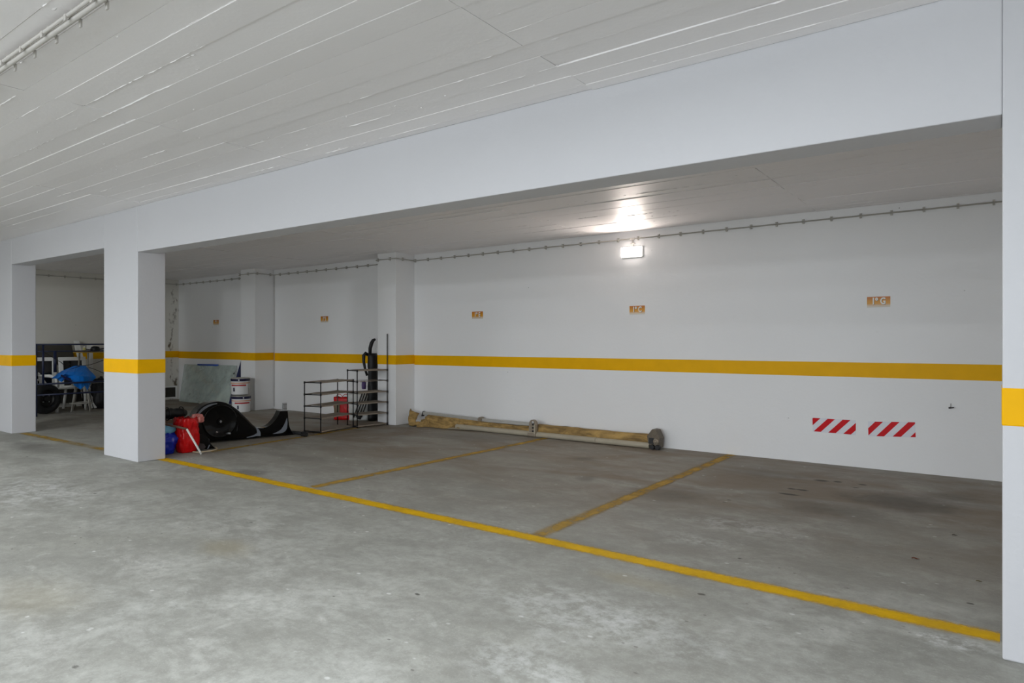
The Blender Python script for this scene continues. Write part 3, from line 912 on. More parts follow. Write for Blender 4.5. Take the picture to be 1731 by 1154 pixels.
# ------------------------------------------------------------------ bags
def bag_mesh(c, rx, ry, h, seed, top=0.8, wr=0.12, n=56, m=26, open_top=True, lean=(0, 0)):
    bm = BM(); c = Vector(c); rows = []
    for i in range(m + 1):
        t = i / m
        prof = (0.86 + 0.14 * min(1, t * 5)) * (1 + .10 * math.sin(t * math.pi)) * (1 - (1 - top) * t)
        row = []
        for j in range(n):
            a = 2 * math.pi * j / n
            ca, sa = math.cos(a), math.sin(a)
            sq = 1 / max(abs(ca), abs(sa)) ** .45
            w_ = noise.noise(Vector((ca * 2.1 + seed, sa * 2.1, t * 2.6))) + .6 * noise.noise(Vector((ca * 5 + seed, sa * 5, t * 5 + 3))) + .35 * abs(math.sin(a * 5 + t * 3 + seed)) + .5 * (1 - abs(noise.noise(Vector((ca * 6 + seed, sa * 6, t * 3.5 + 7)))) * 2.2)
            rr = sq * prof * (1 + wr * w_ * (.35 + t))
            zz = h * t + (.06 * h * noise.noise(Vector((ca * 3, sa * 3, seed))) if t > .9 else 0)
            row.append(bm.verts.new(c + Vector((rx * ca * rr + lean[0] * t, ry * sa * rr + lean[1] * t, max(.003, zz)))))
        rows.append(row)
    for a, b2 in zip(rows, rows[1:]):
        for j in range(n): bm.faces.new((a[j], a[(j+1) % n], b2[(j+1) % n], b2[j]))
    bm.faces.new(rows[0][::-1])
    # slumped mouth
    ctr = sum((v.co for v in rows[-1]), Vector()) / n
    inner = [bm.verts.new(v.co.lerp(ctr, .45) - Vector((0, 0, .05 + .02 * (j % 3)))) for j, v in enumerate(rows[-1])]
    for j in range(n): bm.faces.new((rows[-1][j], rows[-1][(j+1) % n], inner[(j+1) % n], inner[j]))
    bm.faces.new(inner)
    return bm

# pile beside the free-standing pillar
pr = fl(314, 765)
r = thing('red_plastic_bag', 'shiny red plastic bag standing beside the pillar', 'bag', (-8.36, 4.36, 0))
obj('body', bag_mesh((-8.36, 4.36, 0), .112, .112, .44, 3, .95, .24), M['red_bag'], r, smooth=True)
bm = bag_mesh((-8.36, 4.50, .36), .07, .075, .11, 8, .6, .3, 18, 8); obj('crumpled_rim', bm, M['pink'], r)
bm = BM(); obox(bm, (-8.285, 4.455, .405), Vector((.75, .66, 0)), Vector((-.66, .75, 0)), Z, .10, .02, .06); obj('pale_patch', bm, M['pink'], r, bevel=.008)
r = thing('blue_plastic_bag', 'blue and white plastic bag half hidden behind the pillar', 'bag', (-8.45, 4.11, 0))
obj('body', bag_mesh((-8.45, 4.11, 0), .115, .115, .27, 11, 1.0, .22), simple('deep_blue_plastic_bag', (18, 44, 178), .28, var=.35, nscale=10, bstr=.3), r, smooth=True)
obj('white_top', bag_mesh((-8.45, 4.11, .25), .11, .11, .12, 12, .8, .24, 32, 10), simple('light_blue_white_print', (120, 186, 232), .35, var=.5, nscale=11), r, smooth=True)
r = thing('black_duffel_bag', 'small black bag lying on top of the bags beside the pillar', 'bag', (-8.62, 4.33, .38))
bm = BM(); rows = []
for i in range(17):
    s = i / 16; rr = .075 * (math.sin(math.pi * (s * .94 + .03)) ** .35) * (1 - .22 * math.exp(-((s - .5) / .08) ** 2))
    rows.append([bm.verts.new((-8.66 + .07 * s + rr * math.cos(q) * .9, 4.18 + .30 * s, .475 + rr * math.sin(q) * (1 + .15 * noise.noise(Vector((q, s * 5, 0)))))) for q in [j * math.pi / 8 for j in range(16)]])
for a, c in zip(rows, rows[1:]):
    for j in range(16): bm.faces.new((a[j], a[(j+1) % 16], c[(j+1) % 16], c[j]))
bm.faces.new(rows[0]); bm.faces.new(rows[-1][::-1]); obj('body', bm, M['black_bag'], r, smooth=True)
for s in (.25, .8):
    bm = BM(); tube(bm, [(-8.66 + .07*s + .082 * math.cos(q), 4.18 + .30*s, .475 + .082 * math.sin(q)) for q in [j * math.pi / 8 for j in range(17)]], .008, 6); obj('strap', bm, M['black_matt'], r)
r = thing('grey_cardboard_pile', 'crumpled brown cardboard packed between the blue bag and black bag', 'cardboard', (-8.58, 4.22, 0))
obj('folded_sheet', bag_mesh((-8.66, 4.24, 0), .09, .13, .395, 21, .9, .12, 20, 8), simple('brown_cardboard', (112, 94, 78), .8, var=.2), r)

# bent pole resting on the red bag
q0 = aP(283, 709, Vector((-8.30, 4.16, 0)), Vector((.9, -.43, 0))); 
r = thing('bent_pole', 'bent pole, brown above and white below, leaning on the red bag', 'pole', fl(340, 768))
foot = fl(340, 768) + Z * .012
kn = Vector((-8.16, 4.26, .318)); tip = Vector((-8.40, 4.02, .405))
bm = BM(); tube(bm, [foot, foot.lerp(kn, .96), kn], [.012, .0125, .0125], 10); obj('white_section', bm, M['white_plastic'], r, smooth=True)
bm = BM(); tube(bm, [kn, kn.lerp(tip, .25), tip], [.013, .015, .014], 10); obj('brown_section', bm, M['brown_metal'], r, smooth=True)
bm = BM(); tube(bm, [foot + Vector((0, 0, -.011)), foot + (kn - foot).normalized() * .02], .014, 10); obj('end_cap', bm, M['white_metal'], r)

# ------------------------------------------------------------------ black exercise machine body
e1 = Vector((.19, .982, 0)).normalized(); nn = Vector((.982, -.19, 0)).normalized()   # along it / towards the camera side
A0 = Vector((-8.80, 4.87, 0))
def bp(u, v, off=0.0):
    p = aP(u, v, A0 + nn * off, nn); p.z = max(p.z, .004); return p
def catmull(pts, k=4, closed=False):
    out = []; n = len(pts)
    for i in range(n if closed else n - 1):
        p0, p1, p2, p3 = [pts[(i + d) % n] if closed else pts[min(max(i + d, 0), n - 1)] for d in (-1, 0, 1, 2)]
        for s in range(k):
            t = s / k
            out.append(tuple(.5 * ((2*p1[c]) + (-p0[c] + p2[c]) * t + (2*p0[c] - 5*p1[c] + 4*p2[c] - p3[c]) * t*t + (-p0[c] + 3*p1[c] - 3*p2[c] + p3[c]) * t**3) for c in range(len(p1))))
    if not closed: out.append(tuple(pts[-1]))
    return out
root = thing('exercise_machine', 'glossy black elliptical trainer body with grey stripes lying on the floor', 'exercise machine', (-8.8, 5.4, 0))
hous = catmull([(343, 747), (331, 735), (327, 716), (331, 700), (341, 688), (355, 681), (371, 678.5), (386, 682), (402, 692), (417, 706), (428, 717.5), (437, 724)], 4) + [(441, 730), (440, 739), (400, 743)]
bm = BM(); prism(bm, [bp(u, v) for u, v in hous], -nn * .26); o = obj('housing', bm, M['black_plastic'], root, bevel=.028, seg=4)
bm = BM(); ring_c = bp(372, 712, .0)
lathe(bm, ring_c - nn * .01, [(.235, 0), (.235, .016), (.226, .024), (.212, .022), (.20, .014), (.05, .020), (.045, .034), (.0, .036)], 40, nn); disc = o = obj('crank_disc', bm, M['black_plastic'], root); smooth_by_angle(o, 50)
bm = BM(); lathe(bm, ring_c + nn * .02, [(.016, 0), (.016, .012), (.008, .018)], 12, nn); obj('axle_nut', bm, M['silver'], disc)
c_ = bp(383, 732, .0); bm = BM(); tube(bm, [c_, c_ + nn * .06 + e1 * .03], .014, 10); obj('crank_axle', bm, M['silver'], root, smooth=True)
# ridge following the top of the shell
bm = BM(); tube(bm, [bp(u, v, .002) for u, v in catmull([(333, 716), (337, 702), (347, 692), (358, 686), (371, 684), (383, 687), (392, 694), (399, 706), (402, 718), (400, 730)], 4)], .007, 6); obj('shell_ridge', bm, M['black_plastic'], root, smooth=True)
def stripe(outer, inner, name='grey_stripe'):
    bm = BM(); pts = catmull(outer, 5) + catmull(inner[::-1], 5)
    prism(bm, [bp(u, v, .003) for u, v in pts], -nn * .004); obj(name, bm, M['grey_stripe'], root)
stripe([(329.5, 717), (331.5, 705), (337, 695), (346, 687), (357, 682.5), (367, 681.5)], [(333.5, 717), (335, 706), (340, 697), (348, 690), (358, 685), (367, 682.5)])
stripe([(430.5, 720.5), (436, 724), (440, 730), (440.5, 736.5)], [(430.5, 720.5), (433.5, 725), (434.5, 731), (433, 736.8)])
stripe([(433, 736.8), (426, 738.5), (417, 739.5)], [(434, 732), (428, 735.5), (417, 738.8)])
# neck and upright stump
mast = catmull([(434, 723), (446, 723), (456, 719), (464, 711.5), (470, 703), (474, 694.5)], 4) + [(486.5, 694.5)] + catmull([(487.5, 708), (489.5, 721), (494, 730), (499, 734.5)], 4) + [(470, 736.2), (436, 738.5)]
bm = BM(); prism(bm, [bp(u, v, -.03) for u, v in mast], -nn * .15); obj('upright_stump', bm, M['black_plastic'], root, bevel=.016, seg=3)
def stripe2(pts):
    bm = BM(); prism(bm, [bp(u, v, -.027) for u, v in pts], -nn * .004); obj('grey_stripe', bm, M['grey_stripe'], root)
stripe2(catmull([(485.5, 706), (486, 716), (484, 726), (478, 731), (470, 732.5), (461, 733.2)], 4) + catmull([(461, 733), (470, 729), (476, 724.5), (481, 716), (485, 706)], 4)[:-1])
c_ = bp(481, 694, -.09)
bm = BM(); obox(bm, c_ + Z * .055, e1, nn, Z, .062, .03, .125); post_ = obj('steel_post', bm, M['silver'], root, bevel=.004)
for dz in (.035, .095):
    for de in (-.016, .016):
        bm = BM(); lathe(bm, c_ + Z * dz + e1 * de + nn * .014, [(.006, 0), (.006, .003)], 8, nn); obj('bolt_hole', bm, M['black_matt'], post_)
# cross foot
f0 = bp(492, 732, -.10); f0.z = .035; f1 = f0 + nn * .40 + e1 * .06
bm = BM(); tube(bm, [f0 - nn * .12, f0, f1 - nn * .1], .026, 12); obj('foot_bar', bm, M['black_matt'], root, smooth=True)
t = (f1 - f0).normalized(); bm = BM(); lathe(bm, f1 - t * .12, [(.028, 0), (.036, .01), (.036, .105), (.028, .12)], 16, t); o = obj('foot_cap', bm, M['rubber'], root); smooth_by_angle(o)
bm = BM(); b0 = bp(350, 745, -.22); b1 = bp(350, 745, .0)
tube(bm, [bp(352, 746, -.34) + Z * .02, bp(352, 746, .02) + Z * .02], .022, 10); obj('rear_foot_bar', bm, M['black_matt'], root, smooth=True)

# broken black casing piece and a loop of cream hose in front of it
cp = fl(350, 760)
root = thing('plastic_casing_piece', 'curved black plastic casing piece on the floor beside the red bag', 'casing', (cp.x, cp.y, 0))
B0 = Vector((-8.34, 4.60, 0)); e2 = Vector((.28, .96, 0)).normalized(); n2 = Vector((.96, -.28, 0)).normalized()
def cpx(u, v, off=0):
    p = aP(u, v, B0 + n2 * off, n2); p.z = max(p.z, .006); return p
bm = BM(); prism(bm, [cpx(u, v) for u, v in catmull([(331, 757), (331, 744), (336, 736), (343, 734), (350, 739), (355, 748), (363, 757)], 4) + [(365, 759.5), (347, 760.3)]], -n2 * .10)
obj('shell', bm, M['black_plastic'], root, bevel=.012, seg=3)
bm = BM(); prism(bm, [cpx(u, v, .004) for u, v in [(332, 748), (345, 750), (348, 755), (345, 759.5), (332, 758)]], -n2 * .006); obj('grey_panel', bm, simple('dark_grey_brown_plastic', (62, 52, 52), .5), root)
bm = BM(); prism(bm, [cpx(u, v, .004) for u, v in [(353.5, 751.5), (355.3, 751.5), (352, 758.5), (350.2, 758.5)]], -n2 * .006); obj('pale_slit', bm, M['grey_stripe'], root)
bm = BM(); pts = [fl(u, v, .008) for u, v in catmull([(326, 763.5), (338, 764), (350, 762.5), (360, 761), (367, 758), (364, 755.5)], 5)]
tube(bm, pts, .0085, 8)
tag(obj('cream_hose', bm, M['cream'], smooth=True), 'short cream hose curled on the floor in front of the casing piece', 'hose')

# ------------------------------------------------------------------ bags and bundle behind the shoe racks
root = thing('red_shopping_bag', 'red shopping bag with brown printed panel standing behind the shoe racks', 'bag', (-9.42, 7.86, 0))
bmx = Vector((.80, .60, 0)).normalized(); bmy = Vector((-.60, .80, 0)).normalized()
def soft_box(c, ax, ay, sx, sy, h, seed, amp):
    bm = BM(); rows = []; n = 32; m = 14
    for i in range(m + 1):
        t = i / m; row = []
        for j in range(n):
            a = 2 * math.pi * j / n; ca, sa = math.cos(a), math.sin(a)
            k = 1 / (abs(ca) ** 6 + abs(sa) ** 6) ** (1/6)
            d = 1 + amp * noise.noise(Vector((ca * 3 + seed, sa * 3, t * 4)))
            row.append(bm.verts.new(Vector(c) + ax * (sx/2 * ca * k * d * (1 + .08 * t)) + ay * (sy/2 * sa * k * d) + Z * (h * t + (.03 * noise.noise(Vector((ca * 2, sa * 2, seed))) if i == m else 0) + .002)))
        rows.append(row)
    for a, c2 in zip(rows, rows[1:]):
        for j in range(n): bm.faces.new((a[j], a[(j+1) % n], c2[(j+1) % n], c2[j]))
    bm.faces.new(rows[0][::-1])
    ctr = sum((v.co for v in rows[-1]), Vector()) / n
    inn = [bm.verts.new(v.co.lerp(ctr, .3) - Z * .06) for v in rows[-1]]
    for j in range(n): bm.faces.new((rows[-1][j], rows[-1][(j+1) % n], inn[(j+1) % n], inn[j]))
    bm.faces.new(inn)
    return bm
cR = aY(580, 700, 7.88); cR.z = 0
root.location = cR
obj('body', soft_box(cR, bmx, bmy, .30, .16, .40, 2, .08), M['red_bag'], root, smooth=True)
bm = BM(); pc = cR + bmx * -.09 - bmy * .090 + Z * .21
obox(bm, pc, bmx, bmy, Z, .10, .012, .26); obj('printed_panel', bm, M['olive'], root, bevel=.004)
for s in (-.06, .06):
    bm = BM(); tube(bm, [cR + bmx * (s + .06 * math.cos(q)) + Z * (.39 + .07 * math.sin(q)) - bmy * .05 for q in [j * math.pi / 8 for j in range(9)]], .005, 6); obj('handle', bm, M['red_bag'], root)

cW = aY(607, 700, 7.98); cW.z = 0
root = thing('white_plastic_bag', 'white plastic bag holding dark rods behind the taller shoe rack', 'bag', cW)
obj('body', soft_box(cW, bmx, bmy, .34, .17, .48, 6, .14), M['white_bag'], root, smooth=True)
for i in range(4):
    s = -.02 + .045 * i
    bm = BM(); tube(bm, [cW + bmx * (s - .05) - bmy * .11 + Z * .06, cW + bmx * (s + .10) - bmy * .10 + Z * .50], .011, 8); obj('rod', bm, M['dark_sheet'], root, smooth=True)
bm = BM(); tube(bm, [cW + bmx * .02 - bmy * .095 + Z * .03, cW + bmx * .04 - bmy * .10 + Z * .12], .035, 10); obj('dark_lump', bm, M['black_matt'], root)

cB = aY(628, 700, 8.06); cB.z = 0
root = thing('tall_black_bag', 'tall narrow black bag with loop handles leaning in the corner by the pilaster', 'bag', cB)
bm = BM(); rows = []
for i in range(21):
    t = i / 20; z = .01 + 1.19 * t
    rx = .075 * (1 - .25 * abs(t - .45)) * (1.12 if t > .8 else 1) * (1 + .16 * math.sin(t * 17) + .08 * math.sin(t * 41)); ry = .11 * (1 - .2 * t)
    rows.append([bm.verts.new((cB.x + .06 * (1 - t) - .01 + rx * math.cos(q) * (1 + .10 * noise.noise(Vector((math.cos(q) * 2, math.sin(q) * 2, t * 9)))), cB.y + .03 * t + ry * math.sin(q), z)) for q in [j * math.pi / 8 for j in range(16)]])
for a, c in zip(rows, rows[1:]):
    for j in range(16): bm.faces.new((a[j], a[(j+1) % 16], c[(j+1) % 16], c[j]))
bm.faces.new(rows[0][::-1]); bm.faces.new(rows[-1]); obj('body', bm, M['black_bag'], root, smooth=True)
bm = BM(); tube(bm, [(cB.x - .07, cB.y - .04, .80), (cB.x - .105, cB.y - .06, .93), (cB.x - .115, cB.y - .08, 1.06), (cB.x - .115, cB.y - .08, 1.16), (cB.x - .09, cB.y - .06, 1.20), (cB.x - .07, cB.y - .02, 1.17)], [.022, .022, .026, .032, .034, .03], 8); obj('side_handle', bm, M['black_bag'], root, smooth=True)
bm = BM(); tube(bm, [(cB.x - .04, cB.y, 1.17), (cB.x - .035, cB.y, 1.29), (cB.x - .01, cB.y + .01, 1.38), (cB.x + .02, cB.y + .02, 1.43), (cB.x + .06, cB.y + .03, 1.45)], [.028, .032, .034, .030, .02], 8); obj('top_handle', bm, M['black_bag'], root, smooth=True)
bm = BM(); tube(bm, [(cB.x - .08, cB.y - .08, .70), (cB.x - .17, cB.y - .10, .69)], .010, 6); obj('short_peg', bm, M['black_matt'], root)
bm = bag_mesh((cB.x - .10, cB.y - .09, .56), .035, .03, .13, 15, .7, .4, 12, 6); obj('purple_tassel', bm, M['purple'], root)

# ------------------------------------------------------------------ paint tubs, navy board, sheet of glass
def tub(c, lab, turn, h=.335):
    r = thing('paint_tub', lab, 'paint tub', c, 'stacked paint tubs'); c = Vector(c)
    bm = BM(); lathe(bm, c, [(.160, .0), (.172, .012), (.178, h * .80), (.178, h * .82)], 32); o = obj('bucket', bm, M['paper'], r); smooth_by_angle(o)
    bm = BM(); lathe(bm, c + Z * h * .80, [(.182, 0), (.184, .004), (.184, .045), (.176, .052)], 32); o = rim = obj('navy_rim', bm, M['navy_lid'], r); smooth_by_angle(o)
    bm = BM(); lathe(bm, c + Z * (h * .80 + .046), [(.176, 0), (.186, .004), (.186, .016), (.16, .020)], 32); o = obj('lid', bm, M['white_metal'], r); smooth_by_angle(o)
    def strip(name, m, a0, a1, z0, z1):
        bm = BM(); k = 16; ri, ro = .1740, .1808; lo = []; 
        for i in range(k + 1):
            a = a0 + (a1 - a0) * i / k + turn
            d = Vector((math.cos(a), math.sin(a), 0))
            lo.append([bm.verts.new(c + d * rr + Z * zz) for rr, zz in ((ro, z0), (ro, z1), (ri, z1), (ri, z0))])
        for p, q in zip(lo, lo[1:]):
            for j in range(4): bm.faces.new((p[j], p[(j+1) % 4], q[(j+1) % 4], q[j]))
        obj(name, bm, m, r)
    strip('orange_band', M['tub_orange'], 0, 2 * math.pi, h * .66, h * .72)
    strip('red_band', M['tub_red'], R(-95), R(5), h * .52, h * .60)
    strip('seam', M['white_metal'], R(28), R(34), .01, h * .79)
    strip('dark_emblem', M['navy_lid'], R(-78), R(-68), h * .20, h * .42)
    bm = BM(); d = Vector((math.cos(R(-40) + turn), math.sin(R(-40) + turn), 0)); lathe(bm, c + d * .182 + Z * (h * .80 + .024), [(.014, 0), (.014, .006), (.006, .010)], 10, d); obj('handle_boss', bm, M['paper'], rim)
    return r
TC = Vector((-12.28, 7.52, 0))
tub(TC, 'lower white paint tub with navy rim, half hidden by the machine', R(22))
tub(TC + Vector((-.03, .0, .352)), 'upper white paint tub with navy rim and red print, on top of the stack', 0)

# navy board leaning into the corner
root_p = [aY(407, 608.5, 8.2), aY(408, 640, 8.1), aY(393, 683, 7.72), aY(386.5, 682, 7.70)]
bm = BM(); prism(bm, root_p, (.01, .03, 0))
tag(obj('navy_board', bm, M['navy'], bevel=.003), 'narrow navy blue board leaning in the corner behind the paint tubs', 'board')

root = thing('glass_sheet', 'large pale green sheet of glass leaning against the back wall', 'glass sheet', (-14.5, 7.8, 0))
gt0, gt1 = Vector((-15.90, 8.245, .86)), Vector((-13.66, 8.245, .875))
gb0, gb1 = Vector((-15.42, 7.87, .02)), Vector((-13.36, 7.87, .02))
bm = BM(); prism(bm, [gb0, gb1, gt1, gt0], (0, .008, .004)); obj('pane', bm, M['glass'], root)
tt = (gt1 - gt0).normalized()
bm = BM(); tube(bm, [gt0 + tt * .62, gt0 + tt * 1.50], .020, 8); obj('foam_edge', bm, M['blue_foam'], root, smooth=True)
ph = aP(396, 631, gb0, (gb1 - gb0).cross(gt0 - gb0).normalized())
bm = BM(); lathe(bm, ph + Vector((0, -.004, 0)), [(.022, -.004), (.022, .006), (.012, .012)], 12, Vector((0, -1, .4))); obj('black_fitting', bm, M['black_matt'], root)

# floor-level vent in the end wall
root = thing('wall_vent', 'white framed dark vent at floor level in the far corner', 'vent', (XE, 8.0, .03))
y0, y1, z0, z1 = 7.55, 8.235, .03, .335
for lo, hi in (((XE, y0, z0), (XE + .02, y1, z0 + .035)), ((XE, y0, z1 - .035), (XE + .02, y1, z1)), ((XE, y0, z0 + .035), (XE + .02, y0 + .04, z1 - .035)), ((XE, y1 - .04, z0 + .035), (XE + .02, y1, z1 - .035))):
    bm = BM(); box(bm, lo, hi); obj('frame_bar', bm, M['white_plastic'], root, bevel=.003)
for i in range(8):
    z = z0 + .045 + i * .028
    bm = BM(); obox(bm, (XE + .009, (y0 + y1) / 2, z), Vector((.8, 0, -.6)), Vector((0, 1, 0)), Vector((.6, 0, .8)), .018, y1 - y0 - .08, .004); obj('slat', bm, M['dark_sheet'], root)
bm = BM(); box(bm, (XE, y0 + .04, z0 + .035), (XE + .004, y1 - .04, z1 - .035)); obj('backing', bm, M['dark_sheet'], root)

# ------------------------------------------------------------------ jumble seen through the left opening
# navy steel rack standing in front
root = thing('navy_metal_rack', 'navy blue metal tube rack in front of the jumble left of the pillar', 'rack', (-14.58, 5.5, 0))
XA, XB, Y0, Y1 = -14.58, -15.18, 4.748, 6.60
def bar(p, q, rr=.016, nm='rail'):
    bm = BM(); tube(bm, [p, q], rr, 8); obj(nm, bm, M['blue_metal'], root, smooth=True)
for x in (XA, XB):
    for y in (Y0, Y1): bar((x, y, 0), (x, y, 1.36), .020, 'post')
bar((XA, Y0, 1.355), (XA, Y1, 1.355)); bar((XA, Y0, .605), (XA, Y1, .605), .018); bar((XA, Y0, .40), (XA, Y1, .40), .016)
bar((XB, Y0, 1.355), (XB, Y1, 1.355), .012); bar((XB, Y0, 1.215), (XB, Y1, 1.215), .012)
bar((XA, Y0, 1.355), (XB, Y0, 1.355)); bar((XA, Y0, .605), (XB, Y0, .605)); bar((XA, Y1, 1.355), (XB, Y1, 1.355)); bar((XA, Y1, .605), (XB, Y1, .605))
p1 = aX(73, 650, XA); bar((XA, p1.y, .605), (XA, p1.y, 1.345), .020, 'post')
p1 = aX(93, 620, XB); bar((XB, p1.y, .80), (XB, p1.y, 1.215), .030, 'plate')
bm = BM(); tube(bm, catmull([aX(u, v, -14.7) for u, v in ((74, 595), (86, 602), (95, 608), (103, 612))], 4), .006, 6); tube(bm, catmull([aX(u, v, -14.7) for u, v in ((115, 615), (135, 618), (155, 615.5), (176, 608))], 4), .006, 6)
tube(bm, catmull([aX(u, v, -14.7) for u, v in ((103, 612), (108, 616), (115, 615))], 4), .006, 6)
tube(bm, catmull([aX(u, v, -14.7) for u, v in ((150, 621), (160, 624), (176, 631))], 4), .006, 6)
tag(obj('black_cable', bm, M['black_matt'], smooth=True), 'thin black cable draped across the navy rack', 'cable')

# big dark board against the end wall
bm = BM(); prism(bm, [(XE + .16, 4.6, .10), (XE + .16, 6.10, .10), (XE + .05, 5.93, 1.345), (XE + .05, 4.6, 1.345)], (-.03, 0, 0))
tag(obj('dark_board', bm, M['dark_sheet'], bevel=.004), 'large dark grey board standing against the end wall behind the window frames', 'board')

def window_leaf(lab, y0, y1, x0, z0, z1, lean, shear=0.0):
    r = thing('window_leaf', lab, 'window frame', (x0, (y0 + y1) / 2, 0), 'loose white window frames')
    up = Vector((-lean, shear, 1)).normalized(); ya = Vector((0, 1, 0)); na = Vector((1, 0, lean)).normalized()
    L = (z1 - z0) / up.z; wd = y1 - y0; fw = .075
    O_ = Vector((x0, y0, z0))
    def slab(a0, a1, b0, b1, th, off, nm, m, bv=.006):
        bm = BM(); obox(bm, O_ + ya * (a0 + a1) / 2 + up * (b0 + b1) / 2 + na * off, ya, up, na, a1 - a0, b1 - b0, th); obj(nm, bm, m, r, bevel=bv)
    slab(0, wd, 0, fw, .06, 0, 'rail', M['white_plastic']); slab(0, wd, L - fw, L, .06, 0, 'rail', M['white_plastic'])
    slab(0, fw, fw, L - fw, .06, 0, 'stile', M['white_plastic']); slab(wd - fw, wd, fw, L - fw, .06, 0, 'stile', M['white_plastic'])
    slab(fw, wd - fw, fw, L - fw, .016, 0, 'pane', M['dark_glass'], 0)
    return r
window_leaf('white window frame with dark pane, left of the two leaning ones', 4.70, 5.47, -15.72, .42, 1.085, .12, .04)
window_leaf('white window frame with dark pane, right of the two leaning ones', 5.52, 6.02, -15.66, .42, 1.085, .12)
for i, (a, c, lab) in enumerate((((126.5, 576), (138.5, 625), 'white plastic profile strip leaning on the end wall, left one of two'), ((131, 576), (144, 625), 'white plastic profile strip leaning on the end wall, right one of two'))):
    top = aX(*a, XE + .10); bot = aX(*c, -15.75)
    d = (bot - top); bot = top + d * (top.z / -d.z) * .985
    bm = BM(); t = d.normalized(); s = t.cross(Vector((1, 0, .2))).normalized(); obox(bm, (top + bot) / 2, t, s, t.cross(s), (bot - top).length, .052, .03)
    tag(obj('plastic_profile', bm, M['white_plastic'], bevel=.005), lab, 'plastic profile', 'leaning white profiles')
t0 = aX(147, 583, -16.0); t1 = aX(155, 583, -16.0)
bm = BM(); prism(bm, [(-15.9, t0.y, .02), (-15.9, t1.y + .02, .02), (-16.0, t1.y + .02, t0.z), (-16.0, t0.y, t0.z)], (-.02, 0, 0))
tag(obj('white_plank', bm, M['white_plastic'], bevel=.004), 'upright white plank behind the small wooden table', 'plank')

# small table with worn wooden top
root = thing('small_table', 'small table with a worn pale wooden top and thin grey legs', 'table', (-15.5, 6.3, 0))
zt = 1.175
bm = BM(); box(bm, (-15.75, 5.80, zt), (-15.25, 6.62, zt + .022)); obj('table_top', bm, M['wood'], root, bevel=.004)
for (x, y, dx, dy) in ((-15.28, 5.90, .06, -.06), (-15.28, 6.56, .06, .05), (-15.70, 5.90, -.06, -.06), (-15.70, 6.56, -.06, .05)):
    bm = BM(); tube(bm, [(x + dx, y + dy, .0), (x, y, zt)], [.014, .017], 8); obj('leg', bm, M['white_metal'], root, smooth=True)
bm = BM(); tube(bm, [(-15.24, 5.87, .55), (-15.24, 6.6, .55)], .010, 6); obj('stretcher', bm, M['white_metal'], root)
p1 = aX(161, 590, -15.45)
r = thing('black_pan', 'black round object with a handle on the wooden table', 'pan', (p1.x, p1.y, zt + .022))
bm = BM(); lathe(bm, (p1.x, p1.y, zt + .023), [(.06, 0), (.085, .02), (.09, .06), (.07, .10), (.03, .115)], 20); o = obj('body', bm, M['black_matt'], r); smooth_by_angle(o, 60)
bm = BM(); tube(bm, [(p1.x, p1.y + .08, zt + .07), (p1.x, p1.y + .18, zt + .085), (p1.x, p1.y + .26, zt + .05)], .014, 8); obj('handle', bm, M['black_matt'], r, smooth=True); bm = BM(); tube(bm, [(p1.x, p1.y - .08, zt + .06), (p1.x, p1.y - .19, zt + .075)], .010, 8); obj('handle', bm, M['black_matt'], r, smooth=True)
p1 = aX(142.5, 590, -15.45)
r = thing('small_bottle', 'small pale yellow bottle at the left end of the wooden table', 'bottle', (p1.x, p1.y, zt + .022))
bm = BM(); lathe(bm, (p1.x, p1.y, zt + .023), [(.026, 0), (.028, .01), (.028, .07), (.014, .09)], 14); obj('body', bm, simple('pale_yellow_plastic', (206, 200, 130), .4), r)
bm = BM(); lathe(bm, (p1.x, p1.y, zt + .113), [(.015, 0), (.015, .022)], 12); obj('cap', bm, M['white_plastic'], r)

# tyre standing by the rack
tc = Vector((-15.02, 5.03, .295)); ta = Vector((.93, .36, 0.0)).normalized(); 
root = thing('car_tyre', 'black car tyre standing on edge behind the navy rack', 'tyre', (tc.x, tc.y, 0))
bm = BM(); lathe(bm, tc - ta * .10, [(.175, .0), (.20, -.012), (.255, -.010), (.282, .015), (.292, .06), (.292, .14), (.282, .185), (.255, .21), (.20, .212), (.175, .20)], 48, ta, close=True); o = obj('tyre', bm, M['rubber'], root); smooth_by_angle(o, 50)
bm = BM(); lathe(bm, tc - ta * .06, [(.176, 0), (.176, .11), (.16, .115), (.14, .09), (.06, .095), (.05, .12), (.02, .125)], 32, ta); rim_ = o = obj('wheel_rim', bm, simple('dark_wheel_steel', (44, 43, 42), .45, .4), root); smooth_by_angle(o, 40)
for i in range(4):
    q = i * math.pi / 2; s_ = ta.orthogonal().normalized(); t_ = ta.cross(s_)
    bm = BM(); lathe(bm, tc + ta * .045 + (s_ * math.cos(q) + t_ * math.sin(q)) * .085, [(.012, -.02), (.012, .008)], 8, ta); obj('wheel_nut', bm, M['silver'], rim_)

# white stool with a ring
sc_ = Vector((-14.98, 5.66, 0))
root = thing('metal_stool', 'grey white metal stool with a foot ring under the blue sheet', 'stool', sc_)
for q in (R(20), R(110), R(200), R(290)):
    d = Vector((math.cos(q), math.sin(q), 0))
    bm = BM(); tube(bm, [sc_ + d * .225, sc_ + d * .13 + Z * .52], .013, 8); obj('leg', bm, M['white_metal'], root, smooth=True)
bm = BM(); tube(bm, [sc_ + Vector((math.cos(q), math.sin(q), 0)) * .196 + Z * .17 for q in [j * math.pi / 12 for j in range(25)]], .011, 8); obj('foot_ring', bm, M['white_metal'], root, smooth=True)
bm = BM(); lathe(bm, sc_ + Z * .52, [(.16, 0), (.175, .01), (.175, .03), (.15, .042)], 24); o = obj('seat', bm, M['white_metal'], root); smooth_by_angle(o)

